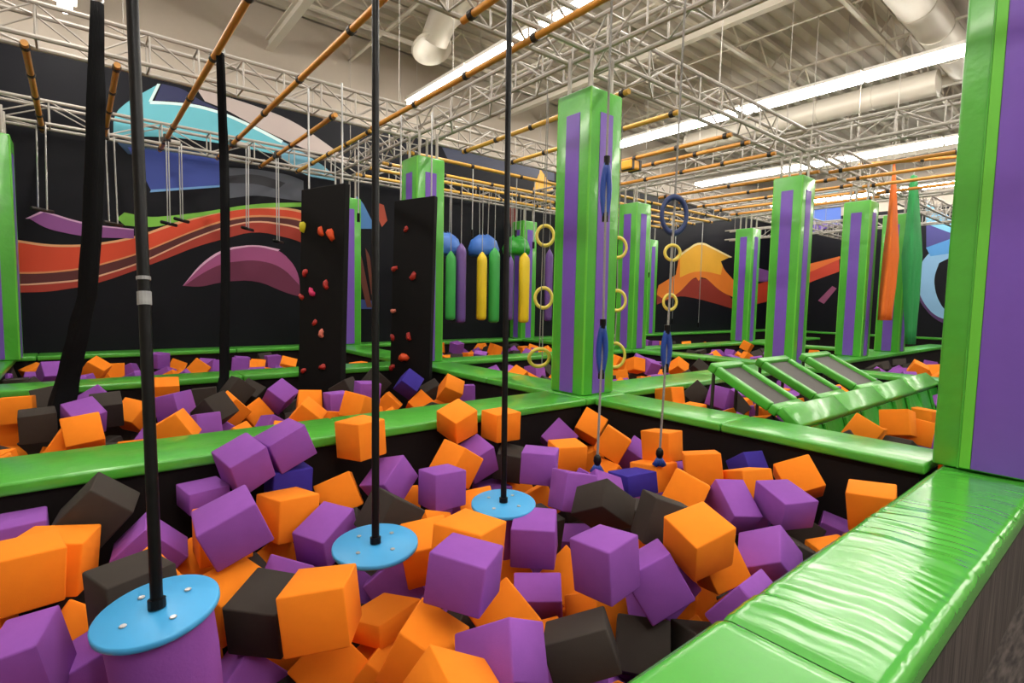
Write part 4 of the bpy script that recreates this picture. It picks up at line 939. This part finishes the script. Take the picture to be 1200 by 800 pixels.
('O',2,54,1.093,9.424,-0.309,1.25,0.028,-1.823,0.25,0.25,0.25),
('O',2,63,3.872,9.029,-0.24,-0.008,-0.055,0.048,0.25,0.25,0.25),
('K',2,171,-0.642,9.36,-0.238,-0.017,-0.006,0.002,0.25,0.25,0.25),
('K',2,72,2.836,11.083,-0.25,0.585,0.568,-1.365,0.25,0.25,0.25),
('P',2,126,1.135,10.473,-0.364,0.062,1.099,-0.855,0.25,0.25,0.25),
('P',2,90,-0.496,10.288,-0.29,0.145,0.026,-0.01,0.25,0.25,0.25),
('P',2,63,-0.042,10.268,-0.269,0.027,0.087,0.031,0.25,0.25,0.25),
('K',2,63,-0.489,8.733,-0.224,-0.24,1.219,-1.56,0.25,0.25,0.25),
('P',2,36,2.117,8.825,-0.248,0.783,-1.906,0.608,0.25,0.25,0.25),
('P',5,189,7.934,3.194,-0.325,-0.686,2.356,1.823,0.25,0.25,0.25),
('K',5,108,7.359,3.242,-0.347,1.432,1.539,-1.547,0.25,0.25,0.25),
('P',5,63,6.902,2.465,-0.222,-1.461,2.426,-0.267,0.25,0.25,0.25),
('O',5,27,5.789,2.652,-0.31,-0.238,0.216,0.447,0.25,0.25,0.25),
('O',5,18,5.759,1.693,-0.224,0.065,0.069,-0.01,0.25,0.25,0.25),
('O',5,72,8.938,3.047,-0.333,0.611,1.126,-0.222,0.25,0.25,0.25),
('O',5,18,9.359,1.413,-0.321,-0.6,1.078,-0.247,0.25,0.25,0.25),
('O',5,423,7.995,1.164,-0.234,-0.458,0.086,-0.166,0.25,0.25,0.25),
('K',5,243,5.429,1.337,-0.259,-0.53,0.647,-1.905,0.25,0.25,0.25),
('K',5,81,5.264,2.344,-0.256,-0.729,-2.398,-1.095,0.25,0.25,0.25),
('P',5,18,8.419,3.303,-0.397,1.19,-1.045,-0.347,0.25,0.25,0.25),
('O',5,198,7.835,3.7,-0.321,0.223,2.219,0.52,0.25,0.25,0.25),
('O',5,81,8.981,2.674,-0.258,-2.826,-0.986,0.332,0.25,0.25,0.25),
('P',5,198,8.635,3.665,-0.308,1.213,-0.772,0.638,0.25,0.25,0.25),
('P',5,108,9.012,3.387,-0.349,-0.185,0.348,-0.163,0.25,0.25,0.25),
('P',5,621,8.67,1.077,-0.376,0.822,0.27,-1.358,0.25,0.25,0.25),
('O',5,216,6.699,2.781,-0.238,-0.085,0.384,2.603,0.25,0.25,0.25),
('O',5,99,5.548,3.406,-0.28,-0.002,-0.173,-0.116,0.25,0.25,0.25),
('P',5,153,7.383,3.653,-0.3,0.052,-0.174,0.07,0.25,0.25,0.25),
('K',5,180,7.24,2.84,-0.254,-0.78,-1.539,0.018,0.25,0.25,0.25),
('P',5,45,5.79,3.052,-0.35,0.288,-0.186,-0.059,0.25,0.25,0.25),
('O',5,504,6.365,2.868,-0.252,-2.109,0.888,1.491,0.25,0.25,0.25),
('K',5,279,7.991,2.889,-0.227,0.776,-1.868,-1.872,0.25,0.25,0.25),
('P',5,198,6.981,3.542,-0.254,-0.492,-0.198,2.309,0.25,0.25,0.25),
('O',5,45,5.426,2.932,-0.263,0.984,0.747,0.532,0.25,0.25,0.25),
('P',5,396,8.971,1.341,-0.221,1.703,2.01,-0.872,0.25,0.25,0.25),
('P',5,135,6.934,1.138,-0.38,-0.008,-0.018,-0.004,0.25,0.25,0.25),
('P',5,198,9.378,2.745,-0.224,0.635,0.575,1.042,0.25,0.25,0.25),
('K',5,63,7.532,2.576,-0.263,-0.667,2.457,-0.311,0.25,0.25,0.25),
('O',5,243,8.136,3.57,-0.329,0.017,-0.014,-0.007,0.25,0.25,0.25),
('O',5,36,8.243,1.814,-0.361,0.102,-0.003,1.468,0.25,0.25,0.25),
('P',5,90,8.479,2.992,-0.266,-0.037,-0.177,0.072,0.25,0.25,0.25),
('K',5,1206,7.336,1.105,-0.281,0.611,0.056,-1.089,0.25,0.25,0.25),
('K',5,45,8.138,2.482,-0.221,-0.001,0.0,0.001,0.25,0.25,0.25),
('K',5,36,5.077,1.619,-0.229,-0.972,-0.163,-1.202,0.25,0.25,0.25),
('P',5,45,9.338,1.843,-0.321,-0.811,-0.454,2.247,0.25,0.25,0.25),
('P',5,72,6.722,3.115,-0.376,-0.007,-0.005,0.01,0.25,0.25,0.25),
('K',5,405,7.623,1.191,-0.254,-1.282,-2.439,-0.932,0.25,0.25,0.25),
('P',5,135,6.558,1.104,-0.37,0.345,1.387,-0.178,0.25,0.25,0.25),
('P',5,207,9.405,3.633,-0.321,0.186,-0.554,-0.076,0.25,0.25,0.25),
('P',5,108,6.191,2.592,-0.294,-1.659,-0.708,2.222,0.25,0.25,0.25),
('K',5,990,6.042,1.038,-0.243,0.105,0.426,0.215,0.25,0.25,0.25),
('O',4,45,8.85,4.903,-0.225,-0.053,0.299,-2.137,0.25,0.25,0.25),
('P',4,63,8.473,5.652,-0.233,-0.509,0.412,-0.908,0.25,0.25,0.25),
('O',4,135,8.134,7.191,-0.257,-0.498,-0.629,-0.715,0.25,0.25,0.25),
('P',4,54,5.275,6.899,-0.228,-0.313,1.212,-0.961,0.25,0.25,0.25),
('O',4,180,6.121,5.759,-0.241,1.108,-0.285,-1.409,0.25,0.25,0.25),
('P',4,234,7.325,6.968,-0.221,-1.148,1.687,1.319,0.25,0.25,0.25),
('K',4,108,5.723,5.283,-0.271,-0.314,-2.288,-0.999,0.25,0.25,0.25),
('P',4,198,6.881,6.252,-0.258,-0.507,0.576,0.512,0.25,0.25,0.25),
('K',4,18,6.884,7.011,-0.397,-0.883,-0.022,-1.803,0.25,0.25,0.25),
('P',4,36,5.922,7.223,-0.288,1.199,1.525,-0.412,0.25,0.25,0.25),
('O',4,27,8.544,6.031,-0.394,1.284,-1.798,-2.059,0.25,0.25,0.25),
('K',4,45,5.207,5.275,-0.227,0.598,0.491,-0.71,0.25,0.25,0.25),
('O',4,36,8.114,6.724,-0.315,0.408,-1.303,-0.532,0.25,0.25,0.25),
('P',4,9,6.792,6.61,-0.393,-1.266,0.502,0.035,0.25,0.25,0.25),
('P',4,27,9.43,6.659,-0.308,-0.02,0.02,-0.119,0.25,0.25,0.25),
('O',4,18,6.767,4.972,-0.238,-1.671,0.776,2.076,0.25,0.25,0.25),
('O',4,27,5.653,5.823,-0.288,-2.376,-0.172,-1.282,0.25,0.25,0.25),
('K',4,99,6.434,6.565,-0.309,-0.19,-0.021,-0.115,0.25,0.25,0.25),
('P',4,45,9.288,7.025,-0.224,2.085,1.335,-1.682,0.25,0.25,0.25),
('O',4,36,8.601,6.958,-0.246,2.17,1.389,0.021,0.25,0.25,0.25),
('O',4,9,7.804,6.519,-0.386,0.47,-1.195,0.328,0.25,0.25,0.25),
('P',4,36,6.459,6.192,-0.35,0.077,0.229,0.137,0.25,0.25,0.25),
('K',4,90,6.515,5.557,-0.257,-0.117,0.015,-0.111,0.25,0.25,0.25),
('K',4,36,5.223,4.759,-0.239,-1.309,0.664,0.319,0.25,0.25,0.25),
('P',4,36,7.743,7.204,-0.291,-0.517,1.812,0.357,0.25,0.25,0.25),
('O',4,27,7.451,6.638,-0.368,0.391,-1.002,0.588,0.25,0.25,0.25),
('K',4,54,9.04,6.246,-0.293,0.026,-0.191,-0.364,0.25,0.25,0.25),
('O',4,36,5.352,6.12,-0.241,0.197,0.778,0.772,0.25,0.25,0.25),
('K',4,45,9.211,5.088,-0.229,-0.294,-0.018,-0.531,0.25,0.25,0.25),
('K',4,63,7.343,6.318,-0.315,1.213,-0.955,1.301,0.25,0.25,0.25),
('K',4,45,5.344,5.656,-0.246,0.087,-1.248,-0.42,0.25,0.25,0.25),
('P',4,54,7.579,5.323,-0.304,-0.032,-0.021,0.025,0.25,0.25,0.25),
('K',4,45,7.648,4.795,-0.228,0.751,0.612,-0.294,0.25,0.25,0.25),
('K',4,45,6.971,5.899,-0.348,-0.538,0.797,-1.404,0.25,0.25,0.25),
('P',4,45,7.234,7.284,-0.377,0.983,-1.261,-0.289,0.25,0.25,0.25),
('O',4,81,6.083,5.386,-0.249,-1.574,0.207,-0.508,0.25,0.25,0.25),
('O',4,36,6.509,4.736,-0.228,0.482,-1.474,2.153,0.25,0.25,0.25),
('O',4,36,6.133,4.968,-0.262,2.324,-0.175,0.713,0.25,0.25,0.25),
('P',4,45,6.498,5.208,-0.309,1.832,-1.548,-0.384,0.25,0.25,0.25),
('O',3,54,9.112,10.601,-0.273,0.023,-0.059,-0.122,0.25,0.25,0.25),
('K',3,54,9.091,10.993,-0.256,2.429,1.808,0.373,0.25,0.25,0.25),
('P',3,27,7.729,10.823,-0.332,1.141,-0.278,0.714,0.25,0.25,0.25),
('O',3,18,6.958,9.97,-0.289,0.321,0.869,-0.68,0.25,0.25,0.25),
('O',3,27,8.332,9.605,-0.259,-0.665,0.021,-0.119,0.25,0.25,0.25),
('P',3,36,8.258,10.445,-0.297,2.093,-1.352,-0.459,0.25,0.25,0.25),
('P',3,36,5.976,9.838,-0.241,1.588,0.888,0.914,0.25,0.25,0.25),
('O',3,27,6.018,9.385,-0.275,-0.941,1.334,-1.172,0.25,0.25,0.25),
('P',3,27,8.7,9.719,-0.254,-1.351,-0.518,1.021,0.25,0.25,0.25),
('P',3,63,8.101,9.29,-0.249,-1.229,0.211,1.116,0.25,0.25,0.25),
('O',3,45,8.984,10.138,-0.231,-0.669,0.492,-0.412,0.25,0.25,0.25),
('K',3,45,8.006,9.679,-0.277,-0.269,0.062,0.132,0.25,0.25,0.25),
('K',3,18,6.446,10.066,-0.333,-1.771,1.472,-1.356,0.25,0.25,0.25),
('K',3,36,7.801,10.418,-0.253,-1.9,1.6,-1.001,0.25,0.25,0.25),
('P',3,45,8.637,10.506,-0.294,-0.613,0.986,-0.108,0.25,0.25,0.25),
('P',3,27,7.509,11.122,-0.348,-2.008,-1.871,0.793,0.25,0.25,0.25),
('O',3,36,6.576,9.445,-0.225,-0.01,0.001,-0.014,0.25,0.25,0.25),
('K',3,72,5.887,8.919,-0.223,2.29,-0.793,-0.314,0.25,0.25,0.25),
('O',3,63,7.967,10.94,-0.221,-0.923,0.536,-1.118,0.25,0.25,0.25),
('O',8,27,14.711,1.925,-0.344,-0.109,0.145,-0.096,0.25,0.25,0.25),
('P',8,72,12.667,1.51,-0.305,0.906,-0.347,0.082,0.25,0.25,0.25),
('K',8,9,12.24,1.408,-0.343,2.125,1.318,0.315,0.25,0.25,0.25),
('K',8,9,13.635,3.586,-0.382,-0.24,-0.313,-0.132,0.25,0.25,0.25),
('K',8,144,14.064,2.184,-0.288,-0.292,0.239,-0.198,0.25,0.25,0.25),
('P',8,36,11.769,2.085,-0.28,0.942,-0.768,0.595,0.25,0.25,0.25),
('K',8,126,12.996,3.592,-0.242,-0.876,2.03,1.678,0.25,0.25,0.25),
('P',8,117,13.047,2.446,-0.294,0.587,-2.093,0.828,0.25,0.25,0.25),
('K',8,36,14.084,1.724,-0.333,0.611,0.34,-0.521,0.25,0.25,0.25),
('O',8,81,13.305,1.661,-0.307,2.082,0.032,-0.45,0.25,0.25,0.25),
('K',8,153,14.351,3.655,-0.257,-1.608,-1.775,1.137,0.25,0.25,0.25),
('P',8,27,12.779,3.285,-0.299,2.035,0.982,0.001,0.25,0.25,0.25),
('O',8,9,13.064,1.972,-0.313,-2.5,0.102,-1.097,0.25,0.25,0.25),
('K',8,45,13.665,1.471,-0.236,0.489,0.193,-0.448,0.25,0.25,0.25),
('K',8,54,13.987,3.401,-0.318,-0.877,-0.107,0.843,0.25,0.25,0.25),
('K',8,81,12.601,3.617,-0.255,-0.98,2.829,-0.758,0.25,0.25,0.25),
('P',8,45,14.763,3.194,-0.267,-2.44,0.053,-1.794,0.25,0.25,0.25),
('K',8,117,11.882,1.664,-0.235,0.598,0.012,-0.469,0.25,0.25,0.25),
('O',8,90,12.67,1.882,-0.252,0.412,-0.273,-0.079,0.25,0.25,0.25),
('P',8,36,13.985,2.842,-0.323,0.196,0.857,-0.573,0.25,0.25,0.25),
('P',8,90,11.214,1.69,-0.236,0.365,2.12,-1.419,0.25,0.25,0.25),
('P',8,54,11.521,1.294,-0.268,2.658,-0.439,1.043,0.25,0.25,0.25),
('O',8,108,13.699,1.942,-0.252,-0.846,-0.196,0.406,0.25,0.25,0.25),
('P',8,72,11.242,2.962,-0.236,-0.92,-0.878,2.564,0.25,0.25,0.25),
('P',8,18,12.075,3.417,-0.306,0.709,-0.414,0.501,0.25,0.25,0.25),
('P',8,72,14.32,2.57,-0.345,-1.139,-0.043,1.022,0.25,0.25,0.25),
('P',8,72,11.783,2.855,-0.282,0.811,0.483,-2.119,0.25,0.25,0.25),
('P',8,72,13.53,2.307,-0.4,-0.913,0.331,0.44,0.25,0.25,0.25),
('P',8,36,12.302,3.119,-0.282,-0.765,0.44,-1.119,0.25,0.25,0.25),
('K',8,54,11.54,3.339,-0.27,-0.239,-0.416,0.125,0.25,0.25,0.25),
('P',8,45,14.636,2.739,-0.357,-1.413,0.224,2.712,0.25,0.25,0.25),
('O',8,99,12.1,2.436,-0.24,-0.632,0.604,2.141,0.25,0.25,0.25),
('P',7,36,11.643,6.815,-0.281,-0.186,-0.222,0.027,0.25,0.25,0.25),
('K',7,18,14.712,6.993,-0.294,-0.594,0.045,0.015,0.25,0.25,0.25),
('O',7,45,11.795,5.55,-0.286,-0.171,0.348,0.255,0.25,0.25,0.25),
('K',7,99,14.06,6.036,-0.252,-0.115,-0.105,-0.124,0.25,0.25,0.25),
('K',7,18,13.394,6.968,-0.283,-0.426,0.733,2.59,0.25,0.25,0.25),
('O',7,27,12.622,6.548,-0.276,2.167,0.314,0.277,0.25,0.25,0.25),
('O',7,9,13.259,5.335,-0.29,-2.547,-0.388,0.381,0.25,0.25,0.25),
('K',7,27,14.355,5.96,-0.292,-1.77,-0.355,-0.081,0.25,0.25,0.25),
('O',7,45,11.988,6.825,-0.256,0.547,1.088,0.452,0.25,0.25,0.25),
('O',7,108,12.357,6.198,-0.227,2.019,0.992,0.511,0.25,0.25,0.25),
('O',7,9,13.305,5.841,-0.314,0.893,0.717,0.327,0.25,0.25,0.25),
('O',7,90,14.799,5.615,-0.227,0.0,0.431,-0.112,0.25,0.25,0.25),
('K',7,99,12.926,6.233,-0.221,0.77,0.965,0.095,0.25,0.25,0.25),
('O',7,63,14.522,6.363,-0.258,1.934,-1.156,-0.546,0.25,0.25,0.25),
('P',7,36,12.647,7.115,-0.255,0.791,-0.904,-1.337,0.25,0.25,0.25),
('P',7,36,11.812,5.003,-0.243,-0.94,1.815,0.926,0.25,0.25,0.25),
('P',7,45,11.662,6.205,-0.249,-0.007,2.432,-1.952,0.25,0.25,0.25),
('O',7,27,13.678,6.136,-0.395,-0.807,-0.259,1.262,0.25,0.25,0.25),
('O',7,81,12.378,5.421,-0.226,-0.16,0.176,0.362,0.25,0.25,0.25),
('P',7,36,13.762,5.601,-0.284,-0.005,0.0,2.927,0.25,0.25,0.25),
('O',7,45,12.883,5.14,-0.281,-2.464,1.578,-0.686,0.25,0.25,0.25),
('K',7,36,11.752,7.302,-0.251,-2.644,0.165,-1.356,0.25,0.25,0.25),
('P',7,135,14.007,6.43,-0.249,1.399,2.403,1.416,0.25,0.25,0.25),
('P',7,36,12.154,5.848,-0.263,-1.74,-0.458,0.314,0.25,0.25,0.25),
('P',7,90,12.96,6.93,-0.251,1.401,-0.894,0.757,0.25,0.25,0.25),
('O',7,72,13.268,4.967,-0.224,-0.61,-0.747,-0.122,0.25,0.25,0.25),
('K',7,72,12.06,7.249,-0.222,-0.193,-0.267,-0.109,0.25,0.25,0.25),
('K',6,36,14.479,9.712,-0.287,0.634,-1.794,-1.099,0.25,0.25,0.25),
('O',6,63,14.046,10.8,-0.255,1.544,0.022,-2.471,0.25,0.25,0.25),
('P',6,54,12.298,9.997,-0.239,0.693,0.858,1.218,0.25,0.25,0.25),
('P',6,9,13.661,10.276,-0.329,-0.13,-0.571,1.309,0.25,0.25,0.25),
('P',6,54,12.281,10.38,-0.269,0.734,0.136,0.233,0.25,0.25,0.25),
('O',6,36,13.731,11.094,-0.228,-0.25,0.136,0.015,0.25,0.25,0.25),
('K',6,18,12.237,9.658,-0.322,-2.873,0.197,1.01,0.25,0.25,0.25),
('O',6,45,14.197,9.89,-0.249,0.002,-0.035,-0.456,0.25,0.25,0.25),
('P',6,36,13.094,10.356,-0.284,-1.541,-1.549,0.449,0.25,0.25,0.25),
('K',6,45,12.804,10.638,-0.222,0.459,-0.578,0.408,0.25,0.25,0.25),
('K',6,36,11.055,10.511,-0.223,1.834,-0.019,1.69,0.25,0.25,0.25),
('O',6,9,14.683,10.932,-0.29,1.946,0.785,0.702,0.25,0.25,0.25),
('P',6,36,11.884,9.213,-0.222,-2.383,-0.059,-0.997,0.25,0.25,0.25),
('K',6,36,13.219,9.959,-0.299,-0.448,0.414,-1.181,0.25,0.25,0.25),
('O',6,63,12.724,10.985,-0.226,-0.399,-0.238,2.159,0.25,0.25,0.25),
('P',6,36,14.098,10.444,-0.22,0.263,0.095,0.665,0.25,0.25,0.25),
]
PIT = ['near', 'left', 'lback', 'rback', 'mid', 'right', 'far3', 'far2', 'far1']
rndm = random.Random(5)
def cube_mesh(seed, col, fine):
    rr = random.Random(seed); bm = bmesh.new(); bmesh.ops.create_cube(bm, size=1)
    for v in bm.verts: v.co += Vector([rr.uniform(-.022, .022) for _ in range(3)])
    bmesh.ops.bevel(bm, geom=list(bm.edges), offset=.035 if fine else .03, segments=2 if fine else 1, affect='EDGES', profile=.5)
    if fine:
        for v in bm.verts:
            if rr.random() < .06: v.co *= .985
    me = bpy.data.meshes.new('foam_cube'); bm.to_mesh(me); bm.free(); me.materials.append(FO[col])
    smooth_angle(me, 50) if fine else None
    return me
CM = {(c, s, fi): cube_mesh(s*7+ord(c), c, fi) for c in 'OPKN' for s in range(6 if fi_ else 3) for fi in (fi_,)} if False else {}
for c in 'OPKN':
    for s in range(6): CM[(c, s, True)] = cube_mesh(s*7+ord(c), c, True)
    for s in range(3): CM[(c, s, False)] = cube_mesh(s*11+ord(c), c, False)
def axang(w_):
    v = Vector(w_); a = v.length
    return Matrix.Rotation(a, 3, v/a) if a > 1e-6 else Matrix.Identity(3)
CN = {'O': 'orange', 'P': 'purple', 'K': 'black', 'N': 'navy'}
def state(Rm):
    m = max(abs(Rm[2][i]) for i in range(3))
    return 'flat-lying' if m > .95 else ('slanting' if m > .85 else ('tilted' if m > .7 else 'corner-up'))
# landmarks used only to word the labels: name -> world point
LM = {'near': [('the left blue disc', (.17, 2.03)), ('the middle blue disc', (1.1, 2.36)), ('the far blue disc', (2.0, 2.5)), ('the left rope end', (2.96, 2.58)), ('the right rope end', (3.45, 2.38)), ('the front right pillar', (4.2, .95)), ('the middle pillar', (4.1, 3.7)), ('the lower photo edge', (.9, 1.3)), ('the wide front pad', (2.2, 1.0))],
 'left': [('the thick black cloth', (-.19, 6.7)), ('the thin black cloth', (1.3, 6.95)), ('the left climbing board', (2.4, 6.8)), ('the right climbing board', (3.75, 6.9)), ('the middle pillar', (4.1, 4.5)), ('the front divider', (.6, 4.5)), ('the left photo edge', (-.6, 5.2))],
 'lback': [('the left edge pillar', (-.7, 10.5)), ('the thin black cloth line', (2.3, 9.5)), ('the second pillar', (4.0, 8.2)), ('the wall pillar', (4.1, 11))],
 'right': [('the nearest tilted trampoline', (5.2, 2.4)), ('the far tilted trampoline', (7.4, 2.4)), ('the middle pillar', (5, 3.8)), ('the big right pillar', (5.0, 1.0)), ('the wide right pillar', (9.4, 3.7))],
 'mid': [('the low yellow ring', (5.0, 5.6)), ('the middle pillar', (5.0, 4.5)), ('the second pillar', (5.0, 7.3)), ('the ringed pillar', (9.4, 7.3)), ('the wide right pillar', (9.4, 4.6))],
 'rback': [('the left yellow bag', (6.9, 9.6)), ('the right yellow bag', (8.2, 9.6)), ('the second pillar', (5, 8.2)), ('the ringed pillar', (9.4, 8.2))],
 'far1': [('the wide right pillar', (10.3, 3.7)), ('the trampoline-side pillar', (12.8, 3.7)), ('the orange cloth', (15, 3.7))],
 'far2': [('the ringed pillar', (10.3, 7.3)), ('the wide right pillar', (10.3, 4.6)), ('the small far pillar', (14.9, 7.3))],
 'far3': [('the ringed pillar', (10.3, 8.2)), ('the small far pillar', (14.9, 8.2)), ('the thin far pillar', (15, 11))]}
PP = {'near': 'front pit', 'left': 'left pit', 'lback': 'left rear pit', 'right': 'trampoline pit', 'mid': 'centre pit', 'rback': 'bag pit', 'far1': 'far right pit', 'far2': 'far middle pit', 'far3': 'farthest pit'}
ORD = ['nearest', 'second nearest', 'third nearest', 'fourth nearest', 'fifth nearest', 'sixth nearest', 'seventh nearest', 'eighth nearest', 'ninth nearest', 'tenth nearest', 'eleventh nearest', 'twelfth nearest']
items = []
for row in CUBES:
    c, pi, big = row[0], PIT[row[1]], row[2]; x = row[3:]
    items.append(dict(c=c, pit=pi, px=big, p=Vector(x[:3]), R=axang(x[3:6]), s=Vector(x[6:9])))
items.sort(key=lambda e: -e['px'])
solo, rest = items[:300], items[300:]
def v2(e): return Vector((e['p'].x, e['p'].y))
keys = {}
for e in solo:
    e['st'] = state(e['R'])
    lm = min(LM[e['pit']], key=lambda l: (Vector(l[1])-v2(e)).length); d = v2(e)-Vector(lm[1])
    R2d = Vector((Rr.x, Rr.y)); F2d = Vector((F.x, F.y)); a, b = d.dot(R2d), d.dot(F2d)*.8
    rel = ('right of' if a > 0 else 'left of') if abs(a) > abs(b) else ('behind' if b > 0 else 'in front of')
    e['k'] = (e['pit'], e['st'], e['c'], rel, lm[0]); e['d'] = d.length
    keys.setdefault(e['k'], []).append(e)
for k, l in keys.items():
    l.sort(key=lambda e: e['d'])
    for i, e in enumerate(l):
        o_ = ORD[min(i, 11)]+' ' if len(l) > 1 else ''
        e['label'] = '%s%s %s foam cube %s %s, %s' % (o_, k[1], CN[k[2]], k[3], k[4], PP[k[0]])
        if len(e['label'].split()) > 16: e['label'] = e['label'].replace(k[1]+' ', '')
for i, e in enumerate(solo):
    fine = e['px'] > 400
    o = link('foam_cube', CM[(e['c'], i % (6 if fine else 3), fine)])
    o.matrix_world = Matrix.Translation(e['p']) @ e['R'].to_4x4() @ Matrix.Diagonal((*e['s'], 1))
    tag(o, e['label'], 'foam cube', 'foam cubes in the %s' % PP[e['pit']])
mbs = bmesh.new(); order = 'OPKN'
for i, e in enumerate(rest):
    me = CM[(e['c'], i % 3, False)].copy(); me.transform(Matrix.Translation(e['p']) @ e['R'].to_4x4() @ Matrix.Diagonal((*e['s'], 1)))
    for p in me.polygons: p.material_index = order.index(e['c'])
    mbs.from_mesh(me); bpy.data.meshes.remove(me)
# deeper layer of the pits, mostly buried under the visible cubes
for (xa, xb, ya, yb) in ((-2, 4.2, .9, 3.75), (-2, 4.1, 4.45, 7.35), (-1.5, 4.1, 8.05, 11.2), (4.85, 9.55, .95, 3.8), (4.85, 9.55, 4.55, 7.4), (4.85, 9.55, 8.05, 11.2)):
    nx, ny = int((xb-xa)/.36), int((yb-ya)/.36)
    for i in range(nx):
        for j in range(ny):
            c = order[rndm.choice((0, 0, 1, 1, 2))]; v = Vector([rndm.gauss(0, 1) for _ in range(3)])
            me = CM[(c, rndm.randrange(3), False)].copy()
            me.transform(Matrix.Translation((xa+(i+.5)*(xb-xa)/nx, ya+(j+.5)*(yb-ya)/ny, -.86+rndm.uniform(-.03, .03))) @ axang(v.normalized()*rndm.uniform(0, 3)).to_4x4() @ Matrix.Diagonal((.25, .25, .25, 1)))
            for p in me.polygons: p.material_index = order.index(c)
            mbs.from_mesh(me); bpy.data.meshes.remove(me)
me = bpy.data.meshes.new('foam_cubes'); mbs.to_mesh(me); mbs.free()
for c in order: me.materials.append(FO[c])
o = link('foam_cubes', me); tag(o, 'loose small foam cubes in orange, purple and black, far off or deeper in the pits', 'foam cubes', kind='stuff')
